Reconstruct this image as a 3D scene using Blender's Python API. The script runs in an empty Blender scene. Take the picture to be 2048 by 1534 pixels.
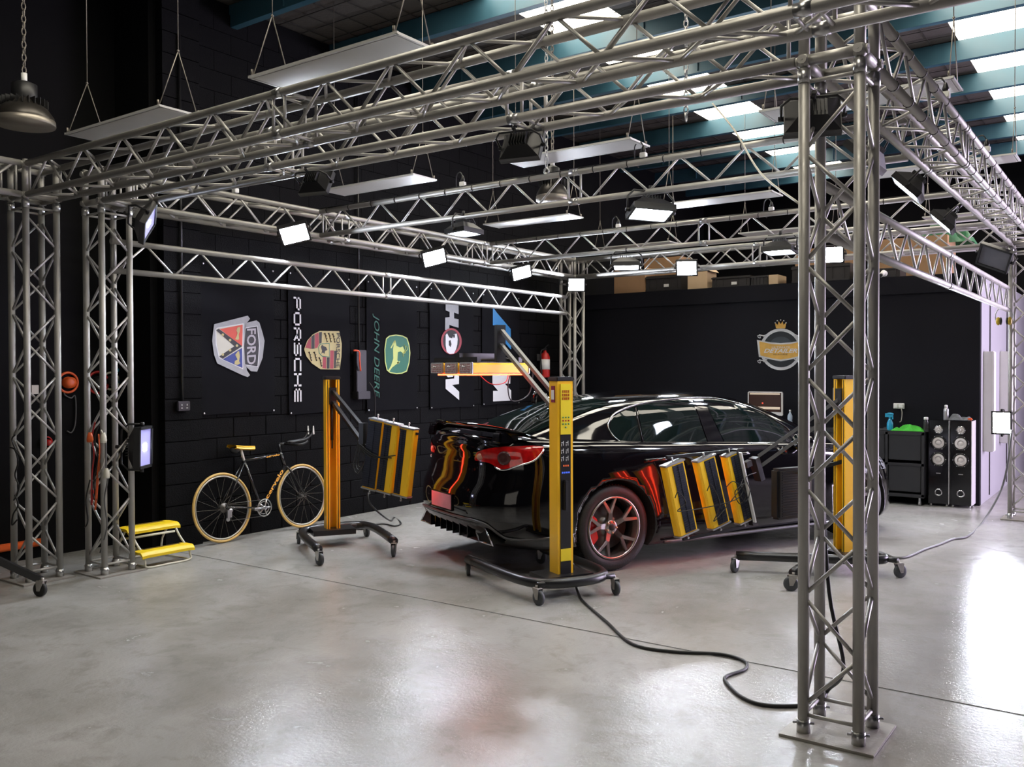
import bpy, bmesh, math, random
from mathutils import Vector, Matrix, Quaternion
from mathutils.bvhtree import BVHTree
random.seed(7)
S = bpy.context.scene
COL = S.collection
V = Vector
PI = math.pi

# ------------------------------------------------------------------ camera
FPX, YAW, PIT, ROL = 1788.281, -0.6228, -0.0133, -0.0030
CAM = V((1.2822, -4.0406, 1.6467))
fw = V((math.sin(YAW)*math.cos(PIT), math.cos(YAW)*math.cos(PIT), math.sin(PIT)))
rr = V((math.cos(YAW), -math.sin(YAW), 0)); uu = rr.cross(fw)
R2 = rr*math.cos(ROL) + uu*math.sin(ROL); U2 = -rr*math.sin(ROL) + uu*math.cos(ROL)
cd = bpy.data.cameras.new('camera'); cam = bpy.data.objects.new('camera', cd); COL.objects.link(cam)
cd.sensor_width = 36; cd.lens = FPX/2048*36; cd.clip_end = 200
cam.matrix_world = Matrix((( R2.x, U2.x, -fw.x, CAM.x), (R2.y, U2.y, -fw.y, CAM.y), (R2.z, U2.z, -fw.z, CAM.z), (0, 0, 0, 1)))
S.camera = cam
def ray(x, y): return (fw + R2*((x-1024)/FPX) - U2*((y-767)/FPX))
def on(ax, val, x, y):                       # where the sight line of a measured point meets a known plane of the room
    d = ray(x, y); t = (val-CAM[ax])/d[ax]; return CAM + d*t
def onp(p0, n, x, y):
    d = ray(x, y); t = (V(p0)-CAM).dot(n)/d.dot(n); return CAM + d*t

# ------------------------------------------------------------------ light, exposure
S.view_settings.view_transform = 'Standard'; S.view_settings.look = 'None'
S.view_settings.gamma = 1; S.view_settings.exposure = -0.05
S.view_settings.use_curve_mapping = False
w = bpy.data.worlds.new('world'); S.world = w; w.use_nodes = True
w.node_tree.nodes['Background'].inputs[0].default_value = (.75, .8, 1, 1)
w.node_tree.nodes['Background'].inputs[1].default_value = 0.012
def area(name, loc, aim, sx, sy, power, color):
    l = bpy.data.lights.new(name, 'AREA'); l.shape = 'RECTANGLE'; l.size = sx; l.size_y = sy; l.energy = power; l.color = color
    o = bpy.data.objects.new(name, l); COL.objects.link(o); o.location = loc
    o.rotation_euler = (V(aim)-V(loc)).to_track_quat('-Z', 'Y').to_euler(); return o
# daylight through the open roller door far right behind the booth
area('roller_door_daylight', (5.4, 9.8, 2.2), (-.2, 2.4, 2.5), 3.0, 3.8, 1150, (.86, .74, 1.0))
area('front_fill_light', (0.5, -11.5, 2.6), (-2.0, 0, 1.2), 5.0, 3.6, 45, (1.0, .93, .82))  # added fill behind the camera, standing in for an unseen open door
FLOOD_E, SKY_E = 400.0, 10.0

# ------------------------------------------------------------------ materials
MT = {}
def mat(name, color, rough=.5, metal=0, emit=None, es=0, noise=0, nscale=8, bump=0, bscale=60, coat=0, rn=0, spec=None, alpha=1, trans=0):
    if name in MT: return MT[name]
    m = bpy.data.materials.new(name); m.use_nodes = True; nt = m.node_tree; b = nt.nodes['Principled BSDF']
    b.inputs['Base Color'].default_value = (*color, 1); b.inputs['Roughness'].default_value = rough
    b.inputs['Metallic'].default_value = metal
    if coat: b.inputs['Coat Weight'].default_value = coat; b.inputs['Coat Roughness'].default_value = .03
    if spec is not None: b.inputs['Specular IOR Level'].default_value = spec
    if emit: b.inputs['Emission Color'].default_value = (*emit, 1); b.inputs['Emission Strength'].default_value = es
    if trans: b.inputs['Transmission Weight'].default_value = trans
    if noise or rn:
        tc = nt.nodes.new('ShaderNodeTexCoord'); n = nt.nodes.new('ShaderNodeTexNoise'); n.inputs['Scale'].default_value = nscale
        n.inputs['Detail'].default_value = 6
        nt.links.new(tc.outputs['Object'], n.inputs['Vector'])
        if noise:
            mx = nt.nodes.new('ShaderNodeMix'); mx.data_type = 'RGBA'
            mx.inputs['A'].default_value = (*[c*(1-noise) for c in color], 1); mx.inputs['B'].default_value = (*[min(1, c*(1+noise)) for c in color], 1)
            nt.links.new(n.outputs['Fac'], mx.inputs['Factor']); nt.links.new(mx.outputs['Result'], b.inputs['Base Color'])
        if rn:
            mr = nt.nodes.new('ShaderNodeMapRange'); mr.inputs['From Min'].default_value = .3; mr.inputs['From Max'].default_value = .7
            mr.inputs['To Min'].default_value = max(.02, rough-rn); mr.inputs['To Max'].default_value = rough+rn
            nt.links.new(n.outputs['Fac'], mr.inputs['Value']); nt.links.new(mr.outputs['Result'], b.inputs['Roughness'])
    if bump:
        tc = nt.nodes.new('ShaderNodeTexCoord'); n = nt.nodes.new('ShaderNodeTexNoise'); n.inputs['Scale'].default_value = bscale
        n.inputs['Detail'].default_value = 5; bp = nt.nodes.new('ShaderNodeBump'); bp.inputs['Strength'].default_value = bump; bp.inputs['Distance'].default_value = .01
        nt.links.new(tc.outputs['Object'], n.inputs['Vector']); nt.links.new(n.outputs['Fac'], bp.inputs['Height']); nt.links.new(bp.outputs['Normal'], b.inputs['Normal'])
    MT[name] = m; return m
alu = mat('brushed_aluminium', (.40, .39, .365), .50, .62, noise=.18, nscale=14, rn=.1)
alu2 = mat('aluminium_brace', (.48, .47, .45), .48, .6, noise=.12, nscale=20)
steel = mat('steel', (.5, .5, .5), .3, .9, noise=.1)
galv = mat('galvanised_plate', (.36, .34, .31), .55, .5, noise=.3, nscale=9, bump=.2)
blk = mat('black_plastic', (.012, .012, .013), .42, noise=.2)
blkm = mat('black_powder_coat', (.014, .014, .015), .32, noise=.25, bump=.05, bscale=300)
rub = mat('black_rubber', (.012, .012, .012), .65, noise=.2)
cloth = mat('black_banner_cloth', (.0042, .0042, .006), .8, spec=.1, noise=.25, nscale=3, bump=.3, bscale=500)
blockm = mat('black_painted_block', (.0036, .0036, .0044), .75, noise=.3, nscale=4, bump=.55, bscale=90, spec=.1)
blackwall = mat('matt_black_wall_paint', (.0045, .0045, .0078), .7, spec=.2, noise=.25, nscale=1.5, bump=.1, bscale=40)
darkwall = mat('dark_wall', (.003, .003, .0035), .8, spec=.15, noise=.3)
lilac = mat('pale_grey_wall_paint', (.36, .35, .38), .5, noise=.06, nscale=3)
white = mat('white_paint', (.72, .72, .70), .45, noise=.05)
whitep = mat('white_plastic', (.75, .75, .72), .4, noise=.04)
yel = mat('yellow_powder_coat', (1.0, .53, .015), .38, noise=.06, coat=.3)
yel2 = mat('bright_yellow_sticker', (.85, .66, .02), .4, noise=.05)
stepy = mat('yellow_moulded_plastic', (.88, .62, .01), .4, noise=.05, bump=.1)
cream = mat('cream_enamel', (.62, .60, .50), .4, noise=.08)
red = mat('red_paint', (.45, .015, .012), .35, noise=.1)
orange = mat('orange_plastic', (.75, .12, .02), .45, noise=.1)
chrome = mat('chrome', (.72, .72, .74), .09, 1, noise=.03)
gun = mat('gunmetal_wheel', (.36, .32, .31), .25, .85, noise=.1, coat=.3)
card = mat('cardboard', (.36, .21, .11), .8, noise=.15, nscale=6)
tanbox = mat('pale_cardboard', (.55, .40, .25), .75, noise=.1)
crate = mat('dark_crate_plastic', (.022, .019, .018), .5, noise=.3)
green = mat('green_cloth', (.05, .42, .03), .8, noise=.25, nscale=12, bump=.5, bscale=80)
tarp = mat('green_tarp', (.02, .12, .05), .6, noise=.4, nscale=5, bump=.6, bscale=20)
greyc = mat('grey_cloth', (.16, .17, .18), .85, noise=.2, bump=.5, bscale=80)
blueb = mat('blue_plastic', (.02, .28, .45), .3, noise=.1)
bluebeam = mat('teal_blue_painted_steel', (.028, .085, .12), .45, noise=.45, nscale=2.5, rn=.15, bump=.1, bscale=10)
sheet = mat('insulated_roof_sheet', (.055, .048, .042), .75, noise=.25, nscale=5, bump=.5, bscale=25)
mesh_w = mat('wire_mesh', (.03, .027, .025), .6, .3)
skymat = mat('translucent_skylight_sheet', (.8, .8, .78), .5, emit=(1.0, .92, .76), es=SKY_E, noise=.05)
led = mat('floodlight_lens_lit', (.9, .9, 1), .3, emit=(.82, .88, 1.0), es=FLOOD_E)
led2 = mat('floodlight_lens_dimmer', (.9, .9, 1), .3, emit=(.78, .87, 1.0), es=80)
led3 = mat('floodlight_lens_purple', (.5, .5, .9), .3, emit=(.35, .3, 1.0), es=.16)
ledoff = mat('floodlight_lens_off', (.10, .10, .12), .15, noise=.2)
panel = mat('led_panel_diffuser', (.52, .51, .49), .45, noise=.05)
panelf = mat('led_panel_frame', (.6, .6, .58), .4, .3, noise=.05)
wirem = mat('thin_wire', (.22, .2, .17), .5, .5)
heat = mat('infrared_tube_glowing', (.8, .1, .05), .3, emit=(1.0, .06, .02), es=14)
heatd = mat('infrared_lamp_mouth', (.5, .04, .02), .4, emit=(1.0, .08, .03), es=1.2)
grill = mat('dark_lamp_grille', (.03, .034, .05), .4, .4, noise=.5, nscale=60)
silver = mat('silver_end_cap', (.55, .55, .57), .3, .8, noise=.1)
paint = mat('black_gloss_car_paint', (.0025, .0022, .003), .07, noise=.1, coat=.5, spec=.4)
glass = mat('tinted_window_glass', (.004, .008, .007), .03, spec=.35, noise=.1)
trimb = mat('car_black_trim', (.003, .003, .004), .12, spec=.3, noise=.1)
seam = mat('panel_gap', (.001, .001, .001), .9)
well = mat('wheel_well', (.004, .004, .004), .9)
tyre = mat('tyre_rubber', (.013, .013, .014), .55, noise=.2, bump=.3, bscale=120)
tail = mat('red_tail_lens', (.42, .006, .006), .10, coat=1, noise=.75, nscale=22)
taild = mat('tail_lamp_inner', (.05, .012, .012), .25, noise=.5, nscale=40)
plate = mat('number_plate', (.60, .22, .26), .4, noise=.25, nscale=12)
cord = mat('black_cord', (.012, .012, .012), .5)
cordg = mat('grey_cord', (.11, .11, .11), .5)
cordw = mat('white_cord', (.5, .47, .4), .5)
cordo = mat('orange_cord', (.6, .10, .02), .5)
cordr = mat('red_cord', (.4, .02, .02), .5)

# floor: glossy grey coating with worn patches
def floor_mat():
    m = bpy.data.materials.new('grey_epoxy_floor'); m.use_nodes = True; nt = m.node_tree; b = nt.nodes['Principled BSDF']
    N = nt.nodes.new; L = nt.links.new
    g = N('ShaderNodeNewGeometry')
    def noise(sc, det, rough=.55, dist=0):
        n = N('ShaderNodeTexNoise'); n.inputs['Scale'].default_value = sc; n.inputs['Detail'].default_value = det
        n.inputs['Roughness'].default_value = rough; n.inputs['Distortion'].default_value = dist; L(g.outputs['Position'], n.inputs['Vector']); return n
    n1 = noise(.9, 5, .6, .3); n2 = noise(4.5, 8, .68, .4); n3 = noise(38, 4)
    def ramp(n, a, b_):
        r = N('ShaderNodeMapRange'); r.inputs['From Min'].default_value = a; r.inputs['From Max'].default_value = b_; L(n.outputs['Fac'], r.inputs['Value']); return r
    def mixc(f, A, B):
        x = N('ShaderNodeMix'); x.data_type = 'RGBA'; L(f, x.inputs['Factor'])
        if hasattr(A, 'is_linked'): L(A, x.inputs['A'])
        else: x.inputs['A'].default_value = A
        x.inputs['B'].default_value = B; return x.outputs['Result']
    c = mixc(ramp(n1, .35, .65).outputs['Result'], (.29, .28, .258, 1), (.43, .422, .405, 1))
    m2 = N('ShaderNodeMath'); m2.operation = 'MULTIPLY'; L(ramp(n2, .50, .66).outputs['Result'], m2.inputs[0]); m2.inputs[1].default_value = .6
    c = mixc(m2.outputs[0], c, (.23, .22, .20, 1))
    sp = ramp(n3, .70, .76); 
    L(c, b.inputs['Base Color'])
    rr_ = N('ShaderNodeMapRange'); rr_.inputs['From Min'].default_value = .3; rr_.inputs['From Max'].default_value = .72
    rr_.inputs['To Min'].default_value = .07; rr_.inputs['To Max'].default_value = .30; L(n2.outputs['Fac'], rr_.inputs['Value']); L(rr_.outputs['Result'], b.inputs['Roughness'])
    bp = N('ShaderNodeBump'); bp.inputs['Strength'].default_value = .22; bp.inputs['Distance'].default_value = .01
    n4 = noise(40, 6, .65); L(n4.outputs['Fac'], bp.inputs['Height']); L(bp.outputs['Normal'], b.inputs['Normal'])
    b.inputs['Specular IOR Level'].default_value = .42
    return m
floorm = floor_mat()

# ------------------------------------------------------------------ helpers
WL = {}
def tag(o, label=None, cat=None, group=None, kind=None):
    if label: o['label'] = label
    if cat: o['category'] = cat
    if group: o['group'] = group
    if kind: o['kind'] = kind
    return o
def thing(name, label, cat, loc=(0, 0, 0), group=None, rot=None):
    o = bpy.data.objects.new(name, None); COL.objects.link(o); o.location = loc; o.empty_display_size = .1
    if rot is not None: o.rotation_mode = 'QUATERNION'; o.rotation_quaternion = rot
    WL[o.name] = V(loc) if rot is None else V((0, 0, 0)); return tag(o, label, cat, group)
def basis(d):
    d = d.normalized(); a = V((0, 0, 1)) if abs(d.z) < .95 else V((1, 0, 0))
    p = a.cross(d).normalized(); return p, d.cross(p)
class MB:
    def __init__(s): s.v = []; s.f = []; s.sm = []
    def add(s, vs, fs, smooth=False):
        n = len(s.v); s.v += [V(v) for v in vs]; s.f += [tuple(n+i for i in f) for f in fs]; s.sm += [smooth]*len(fs); return s
    def box(s, c, size, ax=None, taper=1.0):
        c = V(c); X, Y, Z = ax if ax else (V((1, 0, 0)), V((0, 1, 0)), V((0, 0, 1)))
        h = [x/2 for x in size]; vs = []
        for k in (-1, 1):
            t = taper if k > 0 else 1
            for i, j in ((-1, -1), (1, -1), (1, 1), (-1, 1)): vs.append(c + X*(i*h[0]*t) + Y*(j*h[1]*t) + Z*(k*h[2]))
        return s.add(vs, [(0, 3, 2, 1), (4, 5, 6, 7), (0, 1, 5, 4), (1, 2, 6, 5), (2, 3, 7, 6), (3, 0, 4, 7)])
    def tube(s, a, b, r, n=10, r2=None, cap=True):
        a = V(a); b = V(b); p, q = basis(b-a); r2 = r if r2 is None else r2; vs = []
        for k in range(n):
            t = 2*PI*k/n; o = p*math.cos(t) + q*math.sin(t); vs += [a+o*r, b+o*r2]
        s.add(vs, [(2*k, (2*k+2) % (2*n), (2*k+3) % (2*n), 2*k+1) for k in range(n)], True)
        if cap:
            m = len(s.v)-2*n; s.f += [tuple(m+2*k for k in range(n))[::-1], tuple(m+2*k+1 for k in range(n))]; s.sm += [False, False]
        return s
    def path(s, pts, r, n=8, closed=False):
        pts = [V(p) for p in pts]; m = len(pts); vs = []; q = None
        for i, p in enumerate(pts):
            d = (pts[(i+1) % m]-pts[i-1]) if closed else (pts[min(i+1, m-1)]-pts[max(i-1, 0)])
            if d.length < 1e-9: d = V((0, 0, 1))
            d.normalize()
            if q is None: q, _ = basis(d)
            q = (q-d*q.dot(d)).normalized(); e = d.cross(q)
            for k in range(n):
                t = 2*PI*k/n; vs.append(p+(q*math.cos(t)+e*math.sin(t))*r)
        fs = []
        for i in range(m if closed else m-1):
            for k in range(n):
                a = i*n+k; b = i*n+(k+1) % n; j = ((i+1) % m)*n
                fs.append((a, b, j+(k+1) % n, j+k))
        if not closed: fs += [tuple(range(n))[::-1], tuple((m-1)*n+k for k in range(n))]
        return s.add(vs, fs, True)
    def lathe(s, c, ax, prof, n=20, smooth=True, cap=True):           # prof: list of (radius, height along ax)
        c = V(c); ax = V(ax).normalized(); p, q = basis(ax); vs = []; m = len(prof)
        for r, h in prof:
            for k in range(n):
                t = 2*PI*k/n; vs.append(c+ax*h+(p*math.cos(t)+q*math.sin(t))*max(r, 1e-4))
        fs = [(i*n+k, i*n+(k+1) % n, (i+1)*n+(k+1) % n, (i+1)*n+k) for i in range(m-1) for k in range(n)]
        if cap: fs += [tuple(range(n))[::-1], tuple((m-1)*n+k for k in range(n))]
        return s.add(vs, fs, smooth)
    def ball(s, c, r, n=12, sc=(1, 1, 1)):
        c = V(c); vs = []; m = n//2
        for i in range(m+1):
            a = PI*i/m
            for k in range(n): t = 2*PI*k/n; vs.append(c+V((sc[0]*math.sin(a)*math.cos(t), sc[1]*math.sin(a)*math.sin(t), -sc[2]*math.cos(a)))*r)
        return s.add(vs, [(i*n+k, i*n+(k+1) % n, (i+1)*n+(k+1) % n, (i+1)*n+k) for i in range(m) for k in range(n)], True)
    def prism(s, pts, d, smooth=False):                      # polygon pts extruded by vector d
        n = len(pts); pts = [V(p) for p in pts]; d = V(d)
        return s.add(pts+[p+d for p in pts], [tuple(range(n))[::-1], tuple(range(n, 2*n))]+[(k, (k+1) % n, n+(k+1) % n, n+k) for k in range(n)], smooth)
    def poly(s, pts): return s.add(pts, [tuple(range(len(pts)))])
    def grid(s, rows, smooth=True):
        n = len(rows[0]); return s.add([p for r in rows for p in r], [(i*n+k, i*n+k+1, (i+1)*n+k+1, (i+1)*n+k) for i in range(len(rows)-1) for k in range(n-1)], smooth)
    def mesh(s, name, m, off=V((0, 0, 0))):
        me = bpy.data.meshes.new(name); me.from_pydata([v-off for v in s.v], [], s.f); me.polygons.foreach_set('use_smooth', s.sm)
        me.materials.append(m); bm = bmesh.new(); bm.from_mesh(me); bmesh.ops.recalc_face_normals(bm, faces=bm.faces); bm.to_mesh(me); bm.free()
        me.update(); return me
    def build(s, name, m, parent=None, label=None, bevel=0):
        if parent is not None: off = WL[parent.name]
        else:
            lo = [min(v[i] for v in s.v) for i in range(3)]; hi = [max(v[i] for v in s.v) for i in range(3)]
            off = V(((lo[0]+hi[0])/2, (lo[1]+hi[1])/2, lo[2]))
        me = s.mesh(name, m, off); o = bpy.data.objects.new(name, me); COL.objects.link(o)
        if bevel:
            bm = bmesh.new(); bm.from_mesh(me); es = [e for e in bm.edges if len(e.link_faces) == 2 and e.calc_face_angle(0) > .6]
            bmesh.ops.bevel(bm, geom=es, offset=bevel, segments=2, affect='EDGES', clamp_overlap=True); bm.to_mesh(me); bm.free()
        if parent is None: o.location = off
        else: o.parent = parent
        WL[o.name] = off
        if label: o['label'] = label
        return o
def inst(name, me, parent, loc=(0, 0, 0), quat=None):        # a shared mesh placed under a thing
    o = bpy.data.objects.new(name, me); COL.objects.link(o); o.parent = parent; o.location = loc
    if quat is not None: o.rotation_mode = 'QUATERNION'; o.rotation_quaternion = quat
    WL[o.name] = V((0, 0, 0)); return o
CY = {}
def cylmesh(L, r, m, n):
    k = (round(L, 3), r, m.name, n)
    if k not in CY: CY[k] = MB().tube((0, 0, 0), (0, 0, k[0]), r, n).mesh('tube', m)
    return CY[k]
def rod(name, a, b, r, m, parent, n=10):                      # world coordinates; parent unrotated
    a = V(a); b = V(b); return inst(name, cylmesh((b-a).length, r, m, n), parent, a-WL[parent.name], (b-a).to_track_quat('Z', 'Y'))
def smooth_path(pts, k=6):
    pts = [V(p) for p in pts]; out = []; n = len(pts)
    for i in range(n-1):
        p0, p1, p2, p3 = pts[max(i-1, 0)], pts[i], pts[i+1], pts[min(i+2, n-1)]
        for j in range(k):
            t = j/k; out.append(.5*((2*p1)+(p2-p0)*t+(2*p0-5*p1+4*p2-p3)*t*t+(3*p1-p0-3*p2+p3)*t**3))
    return out+[pts[-1]]
def cable(name, pts, r, m, label, cat='cable', parent=None, k=6):
    b = MB().path(smooth_path(pts, k), r, 8); o = b.build(name, m, parent)
    return tag(o, label, cat) if parent is None else o
def text(mb, s_, o, ax, ay, wd, ht, shear=0, off=.0):         # flat lettering fitted to a box
    cu = bpy.data.curves.new('t', 'FONT'); cu.body = s_; cu.shear = shear; cu.offset = off; cu.resolution_u = 3
    ob = bpy.data.objects.new('t', cu); COL.objects.link(ob); dg = bpy.context.evaluated_depsgraph_get(); me = ob.evaluated_get(dg).to_mesh()
    xs = [v.co.x for v in me.vertices]; ys = [v.co.y for v in me.vertices]
    x0, x1, y0, y1 = min(xs), max(xs), min(ys), max(ys); ax = V(ax); ay = V(ay); o = V(o)
    mb.add([o+ax*((v.co.x-x0)/(x1-x0)*wd)+ay*((v.co.y-y0)/(y1-y0)*ht) for v in me.vertices], [tuple(p.vertices) for p in me.polygons])
    ob.evaluated_get(dg).to_mesh_clear(); bpy.data.objects.remove(ob); bpy.data.curves.remove(cu)

# ------------------------------------------------------------------ the room
XL, YB, XO, ZR = -6.2, 8.06, -.43, 5.3
fl = thing('floor', None, None, (0, 0, 0)); del_ = fl; tag(fl, kind='structure')
mb = MB(); mb.box((1, -5.594, -.05), (18, 12.82, .1)); mb.build('slab', floorm, fl, bevel=.004)
mb = MB(); mb.box((1, .825+7.0, -.05), (18, 13.99, .1)); mb.build('slab', floorm, fl, bevel=.004)
mb = MB(); mb.box((1, .82, -.053), (18, .05, .1)); mb.build('joint_filler', mat('joint_filler', (.14, .138, .13), .7, noise=.3), fl)

wl = MB().box((XL-.10, 7.05, 2.65), (.16, 12.5, 5.3)).build('wall_left', blockm); tag(wl, kind='structure')
bw, bh = .4, .2
bm_ = MB().box((0, 0, 0), (.05, bw-.005, bh-.005)); bo = bm_.mesh('block', blockm)
bmm = bmesh.new(); bmm.from_mesh(bo); bmesh.ops.bevel(bmm, geom=[e for e in bmm.edges], offset=.005, segments=1, affect='EDGES'); bmm.to_mesh(bo); bmm.free()
bhm = MB().box((0, 0, 0), (.05, bw/2-.005, bh-.005)).mesh('block', blockm)
far = MB()
y0 = 1.2
for r in range(16):
    z = bh/2+r*bh; y = y0 + (0 if r % 2 else -0.0)
    if r % 2 == 0: inst('block', bhm, wl, (XL-.023+.10-XL-.10+XL*0 + (0), 0, 0)) if False else None
    first = True
    yy = y0
    if r % 2 == 0:
        inst('block', bhm, wl, V((XL-.026, yy+bw/4, z))-WL['wall_left']); yy += bw/2
    while yy < 8.0:
        if r < 14: inst('block', bo, wl, V((XL-.026+random.uniform(-.0015, .0015), yy+bw/2, z))-WL['wall_left'])
        else: far.box((XL-.026, yy+bw/2, z), (.05, bw-.005, bh-.005))
        yy += bw
for r in range(16, 26):
    yy = y0-(bw/2 if r % 2 else 0)
    while yy < 8.0: far.box((XL-.026, yy+bw/2, bh/2+r*bh), (.05, bw-.005, bh-.005)); yy += bw
tag(far.build('upper_blocks', blockm, wl), kind='stuff')
# pilaster
pl = MB().box((XL-.05, .99, 2.65), (.17, .37, 5.3)).build('trim_1', darkwall); tag(pl, kind='structure')
pb = MB().box((0, 0, 0), (.19, .395, .192)).mesh('block', blockm)
for r in range(26): inst('block', pb, pl, V((XL-.03+(.002 if r % 2 else 0), .99, .1+r*.2))-WL['trim_1'])
tag(MB().box((XL-.35, .76, 2.65), (.62, .08, 5.3)).build('wall_return', darkwall), kind='structure')
ww = MB().box((XL-.65, -3.2, 2.65), (.1, 8.0, 5.3)).build('wall_recess', darkwall); tag(ww, kind='structure')
# black office box at the back: front face, side face, top cornice
wb = MB().box(((XL+XO)/2, YB+.05, 1.42), (XO-XL, .1, 2.84)).build('wall_back', blackwall); tag(wb, kind='structure')
tag(MB().box(((XL+XO)/2+.0, YB-.012, 2.72), (XO-XL-.02, .03, .22)).build('trim_2', blackwall, bevel=.006), kind='structure')
ws = MB().box((XO-.05, YB+2.35, 1.42), (.1, 4.5, 2.84)).build('wall_right', lilac); tag(ws, kind='structure')
gp = MB()
for p in (on(0, XO, 1978, 1000), on(0, XO, 2012, 975)): gp.box((XO+.003, p.y, 1.4), (.012, .04, 2.7))
gp.build('panel_gap', blk, ws)
tag(MB().box(((XL+XO)/2, YB+2.4, 2.80), (XO-XL, 4.6, .06)).build('mezzanine_deck', blackwall), kind='structure')
tag(MB().box((-2.2, 13.2, 2.65), (8.4, .1, 5.3)).build('wall_far', darkwall), kind='structure')
tag(MB().box((3.3, 13.3, 2.65), (2.6, .1, 5.3)).build('wall_far_white', white), kind='structure')
for i, (x, s_) in enumerate(((1963, 0), (2000, 1))):
    a = on(0, XO+.03, (1974, 2006)[i], 703); b = on(0, XO+.03, (1974, 2006)[i], (902, 885)[i])
    t = MB().box(((XO+.06), a.y, (a.z+b.z)/2), (.12, .17, a.z-b.z)).build('wall_batten', white, bevel=.01)
    tag(t, ('long white box batten on the grey side wall, nearer the speakers', 'long white box batten on the grey side wall, beside the right truss column')[i], 'wall batten')

# roof: dark sheets, skylight strips, steel purlins
ce = thing('ceiling', None, None, (0, 0, 0)); tag(ce, kind='structure')
strips = [(-4.02, -3.2), (-.5, .32)]
xs = [-9.0]
for a, b in sorted(strips): xs += [a, b]
xs += [9.0]
PY = [6.94+1.335*k for k in range(-8, 5)]
for i in range(0, len(xs), 2):
    MB().box(((xs[i]+xs[i+1])/2, .6, ZR+.03), (xs[i+1]-xs[i], 26, .04)).build('roof_sheet', sheet, ce)
mm = MB()
for i in range(0, len(xs), 2):
    n = int((xs[i+1]-xs[i])/.3)
    for k in range(1, n+1): mm.box((xs[i]+k*(xs[i+1]-xs[i])/(n+1), 2.0, ZR-.006), (.008, 22, .006))
y = -8.0
while y < 13:
    for i in range(0, len(xs), 2): mm.box(((xs[i]+xs[i+1])/2, y, ZR-.008), (xs[i+1]-xs[i], .008, .006))
    y += .3
tag(mm.build('safety_mesh', mesh_w, ce), kind='stuff')
for a, b in strips:
    for k in range(len(PY)-1):
        if PY[k] < -3: continue
        MB().box(((a+b)/2, (PY[k]+PY[k+1])/2, ZR+.02), (b-a, 1.33, .02)).build('skylight_sheet', skymat, ce)
rf = MB()
for k, y in enumerate(PY):
    t = thing('purlin', 'teal blue painted steel roof purlin, %s across the roof' % ('one of many alike'), 'roof purlin', (0, y, ZR-.22), 'teal roof purlins')
    m_ = MB(); m_.box((0, y, ZR-.11), (18, .012, .22)); m_.box((0, y+.035, ZR-.215), (18, .08, .012)); m_.box((0, y+.035, ZR-.006), (18, .08, .012)); m_.build('web', bluebeam, t)
    c_ = MB()
    for x in (-7.2, -5.4, -3.0, -1.2, 1.0, 3.0): c_.box((x, y-.012, ZR-.12), (.012, .02, .16))
    c_.build('cleat', bluebeam, t)
pl_ = sorted([o for o in bpy.data.objects if o.name.startswith('purlin')], key=lambda o: -o.location.y)
for o, w_ in zip(pl_, ('farthest', 'second', 'third', 'fourth', 'fifth', 'sixth', 'seventh', 'eighth', 'ninth', 'tenth', 'eleventh', 'twelfth', 'thirteenth')):
    o['label'] = w_+' teal blue steel roof purlin, counted from the far end of the roof'

# ------------------------------------------------------------------ truss
sp = .24; RC = .025; RB = .0095
X2, Y2, X1, Y1 = -5.858, -.10, -6.10, -.579
ZB = 3.035; YE = 7.147
def box_truss(label, A, B, p, q, group=None, splices=(), phase=0, name='truss_beam', cat='truss', st=.04, nb=None):
    A = V(A); B = V(B); d = (B-A); L = d.length; d.normalize(); p = V(p)*sp; q = V(q)*sp
    t = thing(name, label, cat, A, group)
    for o in (V((0, 0, 0)), p, q, p+q): rod('chord', A+o, B+o, RC, alu, t, 16)
    hb = .25
    faces = [(V((0, 0, 0)), p), (q, p), (V((0, 0, 0)), q), (p, q)]
    n = int((L-.08)/hb); hb = (L-.08)/n
    if nb: n = nb; hb = .25
    for fi, (o, e) in enumerate(faces):
        for k in range(n):
            a, b = (o, o+e) if (k+phase+(fi in (1, 3))) % 2 == 0 else (o+e, o)
            u = (b-a).normalized()*.02
            rod('brace', A+a+d*(st+k*hb+.022)+u, A+b+d*(st+(k+1)*hb-.022)-u, RB, alu2, t, 8)
        for s_ in ((.03, L-.03) if not nb else (.08, L-.06)): rod('brace', A+o+d*s_, A+o+e+d*s_, RB, alu2, t, 8)
        for s_ in splices:
            for ds in (-.05, .05): rod('brace', A+o+d*(s_+ds), A+o+e+d*(s_+ds), RB, alu2, t, 8)
    for s_ in splices:
        for o in (V((0, 0, 0)), p, q, p+q):
            rod('coupler', A+o+d*(s_-.035), A+o+d*(s_+.035), RC+.004, steel, t, 12)
    return t
def corner(label, x, y):
    t = thing('corner_block', label, 'truss corner', (x, y, ZB)); P = [V((x+i*sp, y+j*sp, ZB+k*sp)) for i in (0, 1) for j in (0, 1) for k in (0, 1)]
    if 'node' not in CY:
        m_ = MB(); m_.ball((0, 0, 0), .036, 12)
        for ax in ((1, 0, 0), (-1, 0, 0), (0, 1, 0), (0, -1, 0), (0, 0, 1)): m_.tube(V(ax)*.028, V(ax)*.037, .021, 10); m_.tube(V(ax)*.036, V(ax)*.039, .005, 6)
        CY['node'] = m_.mesh('node', alu)
    for p in P: inst('node', CY['node'], t, p-WL[t.name])
    for i in range(8):
        for j in range(i+1, 8):
            if abs((P[i]-P[j]).length-sp) < .01: rod('tube', P[i], P[j], RC, alu, t, 14)
    return t
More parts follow.
